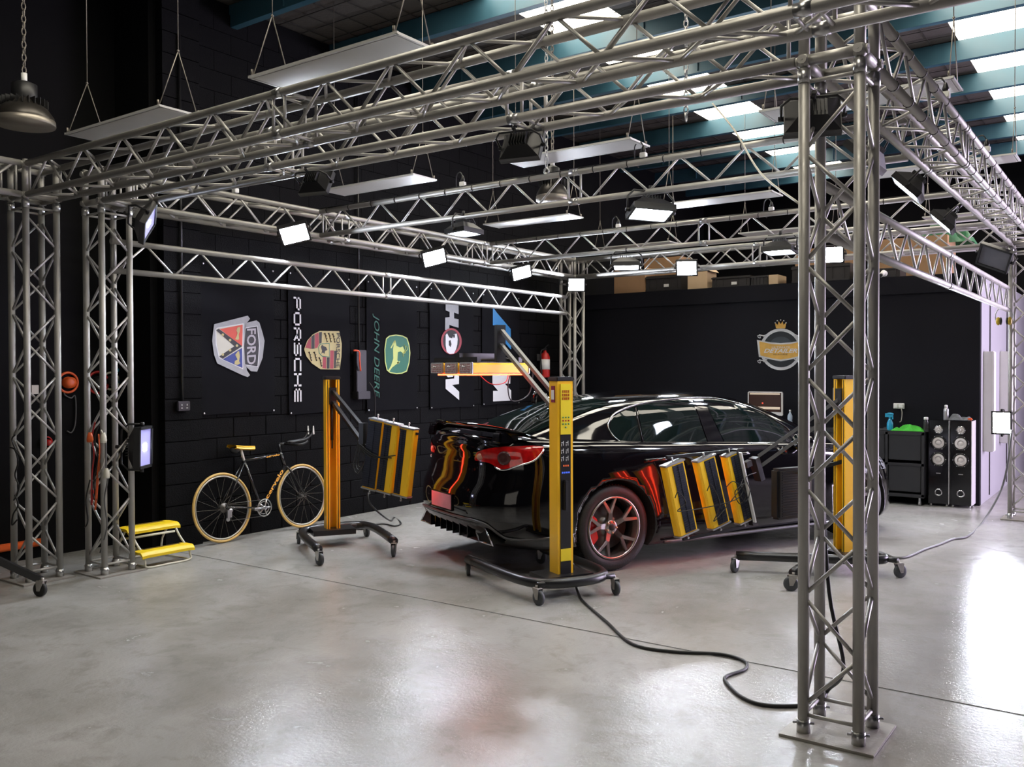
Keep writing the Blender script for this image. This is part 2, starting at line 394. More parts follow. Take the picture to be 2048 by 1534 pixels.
def column(label, x, y, plate_label=None):
    t = box_truss(label, (x, y, .012), (x, y, ZB-.035), (1, 0, 0), (0, 1, 0), None, (), 0, 'truss_column', 'truss column', .118, 11)
    MB().box((x+sp/2, y+sp/2, .006), (.41, .41, .012)).build('base_plate', galv, t, bevel=.002)
    s_ = MB()
    for i in (0, 1):
        for j in (0, 1):
            p = V((x+i*sp, y+j*sp, 0)); s_.tube(p+V((0, 0, .012)), p+V((0, 0, .07)), RC+.005, 12); s_.tube(p+V((-.045, -.01, .05)), p+V((.045, .012, .055)), .006, 6)
            s_.tube(p+V((0, 0, ZB-.10)), p+V((0, 0, ZB-.04)), RC+.004, 12)
    s_.build('sleeve', steel, t)
    return t
column('nearest aluminium truss column on a square plate, in front of the car', 0, 0)
column('truss column behind the step stool, hung with cords and orange lead', X2, Y2)
column('truss column nearest the left edge of the picture', X1, Y1)
column('far truss column behind the black car under the brightest floodlight', X2, YE)
column('far right truss column carrying the yellow ear muffs', 0, YE)
corner('corner block on top of the nearest truss column', 0, 0)
corner('corner block above the column behind the step stool', X2, Y2)
corner('corner block above the column nearest the left edge', X1, Y1)
corner('corner block above the far column behind the car', X2, YE)
corner('corner block above the far right truss column', 0, YE)
o_ = .04
dL = (V((0, 0, 0))-V((X2+sp, Y2, 0))).normalized(); pL = V((-dL.y, dL.x, 0))
box_truss('front truss beam of the booth, meeting the nearest column', V((X2+sp, Y2, ZB))+dL*o_, V((0, 0, ZB))-dL*o_, pL, (0, 0, 1), None, (2.0, 4.0))
box_truss('nearest and highest truss beam, running out at the top of the picture', (X1+sp+o_, Y1, ZB), (3.4, Y1, ZB), (0, 1, 0), (0, 0, 1), None, (2.95, 6.0))
box_truss('left side truss beam with four floodlights, above the banners', (X2, Y2+sp+o_, ZB), (X2, YE-o_, ZB), (1, 0, 0), (0, 0, 1), None, (2.4, 4.8))
box_truss('right side truss beam lit pale lilac by the daylight', (0, sp+o_, ZB), (0, YE-o_, ZB), (1, 0, 0), (0, 0, 1), None, (2.4, 4.8))
box_truss('back truss beam in front of the boxes', (X2+sp+o_, YE, ZB), (-o_, YE, ZB), (0, 1, 0), (0, 0, 1), None, (2.7,))
box_truss('short stub of truss beam leaving at the left edge', (X1, Y1-3.2, ZB), (X1, Y1-o_, ZB), (1, 0, 0), (0, 0, 1))
box_truss('truss beam going off behind the far right column', (sp+o_, YE, ZB), (3.4, YE, ZB), (0, 1, 0), (0, 0, 1))
def ladder(label, A, B, splices=(), hooks=True, n=None, ties=True):
    A = V(A); B = V(B); d = B-A; L = d.length; d.normalize(); t = thing('ladder_truss', label, 'ladder truss', A); q = V((0, 0, sp))
    for o in (V((0, 0, 0)), q): rod('chord', A+o, B+o, RC, alu, t, 14)
    n = int((L-.1)/.26); hb = (L-.1)/n
    for k in range(n):
        a, b = (V((0, 0, .02)), q-V((0, 0, .02))) if k % 2 == 0 else (q-V((0, 0, .02)), V((0, 0, .02)))
        rod('brace', A+a+d*(.05+k*hb+.02), A+b+d*(.05+(k+1)*hb-.02), RB, alu2, t, 8)
    for s_ in [.03, L-.03]+[x+y for x in splices for y in (-.06, .06)]: rod('brace', A+d*s_, A+q+d*s_, RB, alu2, t, 8)
    for s_ in splices:
        for o in (V((0, 0, 0)), q): rod('coupler', A+o+d*(s_-.04), A+o+d*(s_+.04), RC+.005, steel, t, 12)
    if ties:
        m_ = MB(); k = .1
        while k < L: m_.tube(A+q+d*k, A+q+d*(k+.008), RC+.004, 10); k += .31
        m_.path([A+q+d*(L*i/30)+V((0, 0, RC+.004+.002*math.sin(i*2))) for i in range(31)], .006, 6)
        m_.build('taped_cable', cord, t)
    return t
ladder('low ladder truss along the left side, above the banners', (X2+.17, .02, 2.49), (X2+.17, 7.02, 2.49), (3.25,), ties=False)
ladder('low ladder truss along the right side, running to the ear muffs', (-.03, .27, 2.31), (-.03, 7.12, 2.31), (3.4,), ties=False)
ladder('cross ladder truss nearer the camera, over the rear of the car', (X2+.26, 2.22, ZB), (-.03, 2.22, ZB), (3.02,))
ladder('cross ladder truss further back, over the car bonnet', (X2+.26, 5.08, ZB), (-.03, 5.08, ZB), (2.9,))
# cable ties and taped cables on the big beams
def ties(label, A, B, step=.33, r=RC):
    A = V(A); B = V(B); d = (B-A); L = d.length; d.normalize(); m_ = MB(); k = .3
    while k < L: m_.tube(A+d*k, A+d*(k+.008), r+.004, 10); k += step
    m_.path([A+d*(L*i/40)+V((0, 0, r+.003+.002*math.sin(i*1.7))) for i in range(41)], .006, 6)
    tag(m_.build('taped_cable', cord), label, 'cable')
ties('black cable tied along the outer top chord of the right side beam', (sp, .3, ZB+sp), (sp, YE, ZB+sp))
ties('black cable tied along the lower outer chord of the right side beam', (sp, .3, ZB), (sp, YE, ZB))
ties('thin cable tied along the top of the front beam', V((X2+sp, Y2, ZB+sp))+pL*sp, V((-.3, 0, ZB+sp))+pL*sp, .4)

# ------------------------------------------------------------------ floodlights (shared meshes, lens looks along -Z)
def flood_meshes():
    h = MB(); h.box((0, 0, .0), (.30, .235, .03)); 
    h.add([V((x*.145, y*.112, .015)) for x, y in ((-1, -1), (1, -1), (1, 1), (-1, 1))]+[V((x*.075, y*.055, .075)) for x, y in ((-1, -1), (1, -1), (1, 1), (-1, 1))],
          [(0, 1, 5, 4), (1, 2, 6, 5), (2, 3, 7, 6), (3, 0, 4, 7), (4, 5, 6, 7)])
    for k in range(7): h.box((-.06+.02*k, 0, .088), (.004, .10, .03))
    fr = MB()
    for sx, sy, w_, hh in ((0, .108, .30, .02), (0, -.108, .30, .02), (.14, 0, .02, .235), (-.14, 0, .02, .235)): fr.box((sx, sy, -.02), (w_, hh, .02))
    br = MB(); br.path([V((-.165, 0, .0)), V((-.165, 0, .10)), V((-.12, 0, .15)), V((.12, 0, .15)), V((.165, 0, .10)), V((.165, 0, 0))], .008, 8)
    br.tube((0, 0, .145), (0, 0, .19), .014, 8)
    for s_ in (-1, 1): br.tube((s_*.148, 0, 0), (s_*.18, 0, 0), .014, 8)
    ln = MB(); ln.box((0, 0, -.0175), (.258, .195, .004)); ch_ = MB(); ch_.box((0, 0, -.021), (.05, .05, .003))
    return h.mesh('housing', blkm), fr.mesh('rim', blk), br.mesh('bracket', blk), ln.mesh('lens', led), ln.mesh('lens', led2), ln.mesh('lens', ledoff), ln.mesh('lens', led3), ch_.mesh('led_chip', led2)
FM = flood_meshes()
def flood(label, loc, aim, mode=0, sc=1.0, roll=0, group=None):
    q = V(aim).normalized().to_track_quat('-Z', 'Y') @ Quaternion((0, 0, 1), roll)
    t = thing('floodlight', label, 'floodlight', loc, group, q); t.scale = (sc,)*3
    inst('housing', FM[0], t); inst('rim', FM[1], t); inst('bracket', FM[2], t); inst('lens', FM[3+mode], t)
    if mode == 3: inst('led_chip', FM[7], t)
    return t
def tocam(p, dz=0): return (CAM-V(p)+V((0, 0, dz)))
P = V((-5.50, 1.79, 3.0)); flood('brightest floodlight on the left beam, above the shield banner', P, (.55, -.35, -.6), 0, .95, -.35)
P = V((-5.50, 3.86, 2.98)); flood('second floodlight along the left beam', P, (.65, -.4, -.6), 0, .95, -.35)
P = V((-5.50, 5.62, 2.96)); flood('third floodlight along the left beam', P, (.65, -.45, -.6), 0, .9, -.35)
P = V((-5.50, 7.0, 2.90)); flood('glaring floodlight in the far corner over the car', P, (.6, -.75, -.25), 0, .85)
P = V((-3.72, 2.2, 2.90)); flood('floodlight hanging under the nearer cross truss, left of its middle', P, (.05, .0, -1), 1, .95)
P = V((-1.88, 2.2, 2.88)); flood('large floodlight hanging under the nearer cross truss, right of its middle', P, (.1, -.2, -1), 1, 1.1, .3)
P = V((-3.63, 5.05, 2.86)); flood('floodlight hanging under the further cross truss, on the left', P, (.05, -.1, -1), 1, 1.05)
P = V((-1.85, 5.05, 2.89)); flood('floodlight hanging under the further cross truss, on the right', P, (0, -.1, -1), 1, 1.05)
P = V((-3.8, 7.05, 3.03)); flood('glaring floodlight on the back beam, left of the near column', P, (.35, -.9, -.45), 0, .95)
P = V((-1.9, 7.05, 3.06)); flood('glaring floodlight on the back beam, seen through the near column', P, (.2, -.9, -.45), 0, .95)
P = V((-.12, 2.69, 2.93)); flood('floodlight on the right beam with a blue white glow, nearer one', P, (-.75, -.1, -.75), 1, 1.0)
P = V((-.12, 3.96, 2.86)); flood('floodlight on the right beam with a blue white glow, further one', P, (-.75, -.1, -.75), 1, .95)
P = V((-.12, 1.53, 2.92)); flood('floodlight on the right beam half hidden by the near column', P, (-.75, .0, -.75), 1, .95)
P = V((-.14, 7.0, 2.88)); flood('dark unlit floodlight at the top of the far right column', P, (-.3, -.8, -.5), 2, 1.15, .5)
P = V((-.07, 7.04, 1.07)); flood('low bright floodlight clamped to the far right column', P, (-.1, -1, -.03), 0, .85, PI/2)
P = V((-5.33, .12, 2.86)); flood('dim floodlight tilted at the top of the column behind the step stool', P, (.55, .62, -.35), 3, 1.0, .5)
P = V((-5.52, .18, 1.03)); flood('low dim blue floodlight clamped to the column behind the step stool', P, (.83, .60, -.02), 3, 1.15, PI/2)
P = V((-.02, .18, 2.83)); flood('big black floodlight seen from behind at the top of the near column', P, (-.3, .8, -.45), 2, .85)
P = V((-1.63, .12, 2.92)); flood('unlit floodlight seen from behind under the front beam, right one', P, (-.2, .85, -.5), 2, .8)
P = V((-3.31, .10, 2.92)); flood('unlit floodlight seen from behind under the front beam, left one', P, (-.2, .85, -.5), 2, .75)

# ------------------------------------------------------------------ hanging LED panels
def ledpanel(label, x, y, z=3.42, L=1.2, W=.31, zt=ZR+.01):
    t = thing('led_panel', label, 'ceiling panel', (x, y, z))
    MB().box((x+L/2, y+W/2, z+.004), (L-.03, W-.03, .006)).build('diffuser', panel, t)
    f = MB()
    f.box((x+L/2, y, z+.008), (L+.02, .014, .014)); f.box((x+L/2, y+W, z+.008), (L+.02, .014, .014)); f.box((x, y+W/2, z+.008), (.014, W+.02, .014)); f.box((x+L, y+W/2, z+.008), (.014, W+.02, .014))
    f.box((x+L/2, y+W/2, z+.011), (L, W, .004))
    f.build('frame', panelf, t)
    for xx in (x+.02, x+L-.02):
        c = MB(); a = V((xx, y+W/2, z+.42)); c.tube((xx, y+.01, z+.02), a, .0035, 5); c.tube((xx, y+W-.01, z+.02), a, .0035, 5); c.tube(a, V((xx, y+W/2, zt)), .0035, 5)
        c.ball(a, .01, 6)
        for yy in (y, y+W): c.tube((xx, yy, z+.02), (xx, yy, z+.05), .008, 6)
        c.build('hanging_wire', wirem, t)
    return t
for lb, xy in (('white LED panel highest at the left edge of the roof', (132, 270)), ('white LED panel at the top, second from the left', (500, 157)), ('white LED panel behind the front beam, above the left floodlights', (643, 382)),
               ('white LED panel above the middle of the nearer cross truss', (1006, 322)), ('small white LED panel between the two cross trusses', (968, 450)), ('white LED panel just behind the large hanging floodlight', (1322, 410)),
               ('far white LED panel low over the back beam', (1187, 498)), ('far white LED panel left of the near column', (1478, 468)),
                ('far white LED panel in front of the green tarp', (1846, 436))):
    p = on(2, 3.42, *xy); ledpanel(lb, p.x, p.y)
for lb, xy in (('white LED panel crossing behind the top of the near column', (1905, 157)), ('white LED panel ending at the right edge of the picture', (2030, 309))):
    p = on(2, 3.42, *xy); ledpanel(lb, p.x-1.2, p.y)

# round high-bay lamps, chain and hook
def chain(mb, a, n, pitch=.045, r=.0045, sw=.014):
    a = V(a)
    for k in range(n):
        c = a+V((0, 0, k*pitch)); ax = V((1, 0, 0)) if k % 2 else V((0, 1, 0))
        mb.path([c+ax*(sw*math.cos(t*PI/4))+V((0, 0, .029*math.sin(t*PI/4))) for t in range(8)], r, 5, True)
def highbay(label, c, R, lit=False, nchain=40):
    c = V(c); t = thing('high_bay_lamp', label, 'high bay lamp', c)
    MB().lathe(c, (0, 0, 1), [(R, -.02), (R*1.03, 0), (R, .035), (R*.8, .09), (R*.45, .15), (R*.40, .16)], 28).build('shade', mat('dark_lamp_shade', (.05, .045, .04), .35, .6, noise=.2), t)
    MB().lathe(c, (0, 0, 1), [(R*1.04, -.028), (R*1.05, -.02), (R*1.04, .012), (R*1.0, .016)], 28).build('ring', mat('worn_steel_ring', (.32, .29, .25), .4, .7, noise=.2), t)
    m_ = MB().lathe(c, (0, 0, 1), [(R*.42, .14), (R*.44, .16), (R*.44, .26), (R*.2, .28)], 20)
    for k in range(24): a = 2*PI*k/24; m_.box(c+V((math.cos(a)*R*.62, math.sin(a)*R*.62, .13)), (.07, .004, .05), (V((math.cos(a), math.sin(a), 0)), V((-math.sin(a), math.cos(a), 0)), V((0, 0, 1))))
    m_.build('heat_sink', blk, t)
    MB().lathe(c, (0, 0, -1), [(R*.95, .0), (R*.9, .012), (R*.1, .016)], 24).build('lens', ledoff, t)
    m_ = MB(); m_.tube(c+V((0, 0, .26)), c+V((0, 0, .34)), .02, 10); m_.build('hanger', whitep, t)
    m_ = MB(); chain(m_, c+V((0, 0, .36)), nchain); m_.build('chain', wirem, t)
highbay('black round high bay lamp on a chain at the top left', (-5.2, -.9, 3.42), .19)
highbay('shallow round high bay lamp over the middle of the booth', (-3.04, 2.6, 3.18), .14)
m_ = MB(); hk = on(1, 2.0, 1093, 342); chain(m_, hk+V((0, 0, .05)), 44); m_.path([hk+V((.022*math.cos(t*PI/5), 0, .022*math.sin(t*PI/5))) for t in range(10)], .008, 6, True)
tag(m_.build('hanging_chain', steel), 'loose steel chain with a ring end above the nearer cross truss', 'chain')
m_ = MB(); chain(m_, on(1, 1.2, 1372, 75)-V((0, 0, .5)), 60); tag(m_.build('hanging_chain', steel), 'long steel chain dropping behind the front beam, left of the near column', 'chain')

# power plugs sitting on the truss tops
for lb, p in (('white power plug on the nearer cross truss, left half', (-3.75, 2.22)), ('white power plug on the nearer cross truss, right half', (-1.95, 2.22)), ('white power plug on the further cross truss, left half', (-3.75, 5.08)),
              ('white power plug on the further cross truss, right half', (-1.95, 5.08)), ('white power plug on the right side beam, nearer the camera', (sp, 1.95)), ('white power plug on the right side beam, further off', (sp, 3.6)), ('white power plug on the left side beam', (X2+sp, 1.2))):
    c = V((p[0], p[1], ZB+sp+RC+.004)); t = thing('power_plug', lb, 'plug', c)
    MB().box(c+V((0, 0, .02)), (.05, .045, .04)).build('socket', whitep, t, bevel=.004)
    MB().lathe(c+V((0, 0, .04)), (0, 0, 1), [(.018, 0), (.02, .02), (.012, .045), (.008, .055)], 12).build('plug_cap', blk, t)
    m_ = MB().path(smooth_path([c+V((0, 0, .09)), c+V((-.03, 0, .13)), c+V((-.08, .01, .10)), c+V((-.09, .03, -.02)), c+V((-.06, .035, -.06))]), .005, 6); m_.build('lead', cord, t)
cable('rope', [on(1, 2.5, 1425, 207)+V((0, -2.0, .3))*0, on(1, 1.6, 1470, 262), on(1, 1.0, 1520, 345), on(1, .3, 1598, 407)], .006, cordw, 'pale rope sloping down from the roof to the near column', 'rope')
# ------------------------------------------------------------------ the car (local: +X nose, +Y left, Z up; origin under the rear axle)
TH = math.radians(24.8)
HD = V((math.sin(TH), math.cos(TH), 0)); RT = V((math.cos(TH), -math.sin(TH), 0))
CO = V((-2.31, 2.41, 0)) - RT*.93
def spl(xs, ys, x):
    if x <= xs[0]: return ys[0]
    if x >= xs[-1]: return ys[-1]
    for i in range(len(xs)-1):
        if x <= xs[i+1]: break
    n = len(xs); m = lambda k: 0 if False else ((ys[min(k+1, n-1)]-ys[max(k-1, 0)])/(xs[min(k+1, n-1)]-xs[max(k-1, 0)]))
    h = xs[i+1]-xs[i]; t = (x-xs[i])/h; a, b = m(i)*h, m(i+1)*h
    return (2*t**3-3*t*t+1)*ys[i]+(t**3-2*t*t+t)*a+(-2*t**3+3*t*t)*ys[i+1]+(t**3-t*t)*b
def carw(s, y, z): return CO + HD*s - RT*y + V((0, 0, z))
def loc(p): d = V(p)-CO; return V((d.dot(HD), -d.dot(RT), d.z))
def zsh(s): return spl([-1.1, -.8, -.4, 0, .5, 1, 1.6, 2.2, 2.6, 3.0, 3.3, 3.55, 3.75], [1.08, 1.085, 1.075, 1.06, 1.035, 1.015, .99, .965, .95, .90, .85, .78, .70], s)
def z0(s): return spl([-1.1, -.7, -.3, .4, 2.5, 3.4, 3.8], [.25, .22, .2, .18, .17, .16, .14], s)
TT = [0, .05, .12, .2, .3, .4, .5, .6, .68, .76, .83, .88, .92, .95, .975, 1.0]
def wt(t): return spl([0, .05, .15, .3, .45, .6, .75, .85, .92, .97, 1], [.90, .93, .948, .948, .945, .945, .935, .92, .90, .875, .845], t)
def srt(t): return spl([0, .1, .25, .4, .55, .62, .8, .93, 1], [-.95, -1.05, -1.12, -1.13, -1.11, -1.075, -1.035, -1.05, -1.03], t)
def sft(t): return spl([0, .1, .3, .6, .85, 1], [3.72, 3.80, 3.82, 3.80, 3.76, 3.68], t)
PP, QQ = 9.0, 2.9
ys_ = [i/12 for i in range(12)]; xe = .90
ye = (1-xe**PP)**(1/QQ); hy = [ye*i/10 for i in range(10)]
sx = [xe*(-1+2*i/90) for i in range(91)]
OUT = [(-(1-y**QQ)**(1/PP), y) for y in hy]+[(x, (1-abs(x)**PP)**(1/QQ)) for x in sx]+[((1-y**QQ)**(1/PP), y) for y in reversed(hy)]
OUT = OUT+[(x, -y) for x, y in OUT[1:-1][::-1]]
def body_ring(t, k=0, zo=None):
    a = (sft(t)-srt(t))/2; c = (sft(t)+srt(t))/2; w_ = wt(t); r = []
    for x, y in OUT:
        s = c+a*x; zz = z0(s)+t*(zsh(s)-z0(s)); fl_ = 0
        for ax_ in (0, 2.95):
            d = math.hypot(s-ax_, zz-.36); fl_ += .016*math.exp(-((d-.42)/.10)**2)
        yy = y*(w_+fl_*(1 if abs(y) > .5 else 0))*(1-k)
        if zo is not None: zz = zo(s, y*(1-k), zz)
        r.append(V((c+(s-c)*(1-.035*k), yy, zz)))
    return r
mb = MB(); rings = [body_ring(0, k, lambda s, y, z: z) for k in (.9, .5, .12)]
rings += [body_ring(t) for t in TT]
def crown(s, y, z): return z+.05*(1-min(1, abs(y))**2.2)-.0
rings += [body_ring(1.0, k, lambda s, y, z: crown(s, y, z)) for k in (.04, .12, .25, .4, .55, .7, .85, .999)]
n = len(OUT); vs = [p for r in rings for p in r]
fs = [(i*n+k, i*n+(k+1) % n, (i+1)*n+(k+1) % n, (i+1)*n+k) for i in range(len(rings)-1) for k in range(n)]
fs += [tuple(range(n))[::-1], tuple((len(rings)-1)*n+k for k in range(n))]
mb.add(vs, fs, True)
car = thing('car', 'glossy black sedan with a boot spoiler and red brakes, parked in the booth', 'car', (0, 0, 0))
car.location = CO; car.rotation_euler = (0, 0, math.atan2(HD.y, HD.x)); WL[car.name] = V((0, 0, 0))
bme = mb.mesh('body', paint)
bmx = bmesh.new(); bmx.from_mesh(bme); bmesh.ops.remove_doubles(bmx, verts=bmx.verts, dist=.0005)
bmesh.ops.dissolve_degenerate(bmx, dist=.0002, edges=bmx.edges); bmesh.ops.recalc_face_normals(bmx, faces=bmx.faces); bmx.to_mesh(bme); bmx.free()
body = bpy.data.objects.new('body', bme); COL.objects.link(body)
cut = MB()
for ax_ in (0, 2.95):
    for s_ in (-1, 1):
        c = V((ax_, s_*.60, .365)); N_ = 48; v_ = []
        for k in range(N_): a = 2*PI*k/N_; v_ += [c+V((math.cos(a)*.392, 0, math.sin(a)*.392)), c+V((math.cos(a)*.392, s_*.6, math.sin(a)*.392))]
        cut.add(v_, [(2*k, (2*k+2) % (2*N_), (2*k+3) % (2*N_), 2*k+1) for k in range(N_)]+[tuple(2*k for k in range(N_))[::-1], tuple(2*k+1 for k in range(N_))])
cm = cut.mesh('cut', well); co_ = bpy.data.objects.new('cut', cm); COL.objects.link(co_)
md = body.modifiers.new('b', 'BOOLEAN'); md.operation = 'DIFFERENCE'; md.object = co_; md.solver = 'EXACT'; md.material_mode = 'TRANSFER'
dg = bpy.context.evaluated_depsgraph_get(); nm = bpy.data.meshes.new_from_object(body.evaluated_get(dg)); body.modifiers.clear(); body.data = nm; nm.name = 'body'
bpy.data.objects.remove(co_); body.parent = car
for pz in nm.polygons: pz.use_smooth = pz.material_index == 0
BV = BVHTree.FromPolygons([v.co for v in nm.vertices], [tuple(p.vertices) for p in nm.polygons])
# greenhouse shell
def zc(s): return spl([-.80, -.57, -.26, .11, .5, 1.1, 1.6, 2.0, 2.4, 2.75, 2.95], [1.10, 1.165, 1.275, 1.385, 1.435, 1.455, 1.43, 1.345, 1.19, 1.02, .95], s)
def wbf(s): return spl([-.8, -.3, .2, 1, 2.0, 2.5, 2.95], [.60, .73, .79, .82, .815, .79, .70], s)
def wrf(s): return spl([-.8, -.3, .2, 1, 2.0, 2.95], [.50, .54, .585, .61, .60, .56], s)
def zbf(s): return zsh(s)-.02
def gpt(s, v, sd=1):
    v = min(max(v, 0), 1); y = (wbf(s)-(wbf(s)-wrf(s))*v)*max(0, 1-v**8)**.45
    return V((s, sd*y, zbf(s)+v*(zc(s)-zbf(s))))
vv = [0, .12, .25, .4, .55, .68, .78, .86, .92, .955, .975, .988, .996, 1]
rows = []
for i in range(61):
    s = -.80+3.75*i/60; rows.append([gpt(s, v) for v in vv]+[gpt(s, v, -1) for v in vv[::-1][1:]])
MBg = MB().grid(rows); gsh = MBg.build('roof_shell', paint, car)
GB = BVHTree.FromPolygons(MBg.v, MBg.f)
def hit(x, y, which):
    d = ray(x, y); L = lambda v: V((v.dot(HD), -v.dot(RT), v.z))
    o = loc(CAM); d = L(d).normalized(); r = which.ray_cast(o, d); return r[0], r[1]
def lerp_poly(pl, t):
    ls = [(V(pl[i+1])-V(pl[i])).length for i in range(len(pl)-1)]; T = sum(ls)*t
    for i, l in enumerate(ls):
        if T <= l or i == len(ls)-1: return V(pl[i])+(V(pl[i+1])-V(pl[i]))*(T/l if l else 0)
        T -= l
def patch(top, bot, which, nu=16, nv=6, off=.004):
    rows = []; sm = smooth_path([(x, y, 0) for x, y in top], 4); bo_ = smooth_path([(x, y, 0) for x, y in bot], 4)
    for j in range(nv+1):
        row = []
        for i in range(nu+1):
            a = lerp_poly(sm, i/nu); b = lerp_poly(bo_, i/nu); q = a+(b-a)*(j/nv); h, nrm = hit(q.x, q.y, which)
            if h is None: h, nrm = (row[-1] if row else (rows[-1][i] if rows else V((0, 0, 0)))), V((0, -1, 0)); row.append(V(h)); continue
            if nrm.y > 0 and abs(nrm.y) > .2: nrm = -nrm
            row.append(h+nrm*off)
        rows.append(row)
    return rows
def mirror(rows): return [[V((p.x, -p.y, p.z)) for p in r] for r in rows]
def line(px, which, off=.004, k=5):
    out = []
    for q in smooth_path([(x, y, 0) for x, y in px], k):
        h, nrm = hit(q.x, q.y, which)
        if h is not None: out.append(h+(nrm if nrm.y < 0 or abs(nrm.y) < .2 else -nrm)*off)
    return out

def pair(name, rows, m, both=True, label=None):
    o = MB().grid(rows).build(name, m, car, label)
    if both: MB().grid(mirror(rows)).build(name, m, car, label)
    return o
pair('side_window', patch([(1224, 868), (1220, 850), (1231, 831), (1267, 815)], [(1241, 882), (1250, 883), (1262, 883), (1281, 884)], GB), glass, label='small fixed quarter glass')
pair('side_window', patch([(1274, 813), (1323, 804), (1384, 800)], [(1288, 884), (1340, 885), (1414, 886)], GB), glass)
pair('side_window', patch([(1408, 800), (1437, 802), (1488, 814), (1526, 829), (1566, 853)], [(1450, 887), (1490, 888), (1530, 889), (1562, 891), (1574, 891)], GB), glass)
pair('pillar_trim', patch([(1386, 800), (1396, 800), (1406, 800)], [(1416, 886), (1432, 886), (1448, 887)], GB, 6, 4, .006), trimb)
def rim_line(px, which, r, m, name, both=True, off=.003):
    L_ = line(px, which, off)
    MB().path(L_, r, 6).build(name, m, car)
    if both: MB().path([V((p.x, -p.y, p.z)) for p in L_], r, 6).build(name, m, car)
brightt = mat('bright_window_trim', (.32, .32, .31), .2, .9, noise=.05)
rim_line([(1243, 886), (1226, 872), (1216, 854), (1219, 840), (1231, 826), (1267, 811), (1323, 801), (1387, 796), (1437, 798), (1488, 811), (1526, 826), (1568, 852), (1578, 861)], GB, .007, brightt, 'window_trim')
rim_line([(1240, 887), (1300, 887), (1380, 888), (1450, 889.5), (1552, 892.5), (1590, 894)], GB, .006, brightt, 'belt_trim')
rim_line([(1271, 816), (1285, 883)], GB, .006, trimb, 'window_divider')
# rear and front screens on the shell
def screen(svl, m, name):
    rows = []
    for s, yw in svl:
        r = []
        for j in range(17):
            y = yw*(-1+2*j/16); h = GB.ray_cast(V((s, y, 3)), V((0, 0, -1)))
            p = h[0] if h[0] is not None else V((s, y, zc(s))); r.append(p+(h[1] if h[1] is not None and h[1].z > 0 else V((0, 0, 1)))*.004)
        rows.append(r)
    MB().grid(rows).build(name, m, car)
screen([(-.66+.07*k, .55-.002*k) for k in range(14)], glass, 'rear_screen')
screen([(1.80+.09*k, .50+.012*k) for k in range(11)], glass, 'windscreen')
# tail lamps (pattern measured on the right one, mirrored to the left)
tb = [(951, 921), (975, 925), (987, 930), (1000, 938), (1014, 938), (1034, 931), (1066, 921), (1083, 905), (1087, 897)]
tt_ = [(950, 916), (957, 903), (986, 896), (1010, 894), (1040, 893), (1066, 892), (1087, 894)]
TLr = patch(tt_, tb, BV, 30, 8, .006)
for rows_ in (TLr, mirror(TLr)):
    tl = MB().grid(rows_).build('tail_lamp', tail, car)
    MB().path([p+V((0, 0, -.006)) for p in rows_[-1]][8:], .008, 6).build('chrome_edge', chrome, tl)
    a = rows_[4][13]; nrm = V((-.75, -.66 if a.y < 0 else .66, 0))
    MB().lathe(a+nrm*.0, nrm, [(.055, -.01), (.055, .008), (.03, .010), (.001, .006)], 24).build('lamp_ring', taild, tl)
    a = rows_[4][3]; MB().lathe(a, nrm, [(.028, -.01), (.028, .008), (.001, .010)], 16).build('reversing_lamp', mat('clear_lens', (.45, .2, .15), .15, noise=.3), tl)
# boot spoiler
rows = []
for i in range(33):
    y = -.80+1.6*i/32; a = abs(y)/.8; sc_ = -1.04+.26*a**2.2; zz = 1.205-.055*a**3; ch = .21-.07*a; th = .020*(1-a**6)+.006
    sec = []
    for j in range(12):
        t = 2*PI*j/12; sec.append(V((sc_+ch*.5*(1+math.cos(t))-.02, y, zz+th*math.sin(t)+.018*math.cos(t)**2-.045*(.5+.5*math.cos(t))*1)))
    rows.append(sec+[sec[0]])
sp_ = MB().grid(rows).build('spoiler', paint, car)
for s_ in (-1, 1): MB().box((-.86, s_*.62, 1.12), (.20, .16, .10), taper=.75).build('spoiler_foot', paint, sp_, bevel=.015)
# rear bumper details
pt = V((-1.142, 0, .56)); h_ = BV.ray_cast(V((-2, 0, .56)), V((1, 0, 0)))[0]; px_ = h_.x-.006 if h_ else -1.14
pb_ = MB().box((px_, 0, .56), (.012, .38, .12)).build('number_plate', plate, car, 'reddish blurred number plate')
MB().box((px_+.004, 0, .56), (.012, .40, .14)).build('plate_frame', trimb, pb_)
def rearx(y, z):
    h = BV.ray_cast(V((-2, y, z)), V((1, 0, 0)))[0]; return h.x if h else -1.0
grey = mat('satin_grey_trim', (.09, .09, .095), .35, .4, noise=.1)
L_ = []
for y, z in [(-.90, .33), (-.80, .315), (-.70, .33), (-.62, .42), (-.50, .45), (-.3, .455), (0, .455), (.3, .455), (.5, .45), (.62, .42), (.7, .33), (.8, .315), (.9, .33)]: L_.append(V((rearx(y, z)-.008, y, z)))
MB().path(smooth_path(L_, 4), .011, 6).build('diffuser_edge', grey, car)
df = MB()
for k in range(7):
    y = -.36+.12*k; df.box((rearx(y, .36)+.04, y, .345), (.12, .012, .11))
df.build('diffuser_fin', trimb, car)
dz_ = MB().grid([[V((rearx(y, z)-.003, y, z)) for y in [-.58+1.16*i/14 for i in range(15)]] for z in (.27, .33, .38, .43)]).build('diffuser', trimb, car)
for s_ in (-1, 1):
    m_ = MB(); c = V((rearx(s_*.52, .34)-.01, s_*.52, .33))
    P4 = [V((0, s_*-.13, .06)), V((0, s_*.06, .06)), V((0, s_*.17, -.055)), V((0, s_*-.05, -.06))]
    m_.path([c+p for p in P4], .010, 6, True); ex = m_.build('exhaust_tip', chrome, car)
    MB().prism([c+p*.93 for p in P4], V((.12, 0, 0))).build('exhaust_bore', seam, ex)
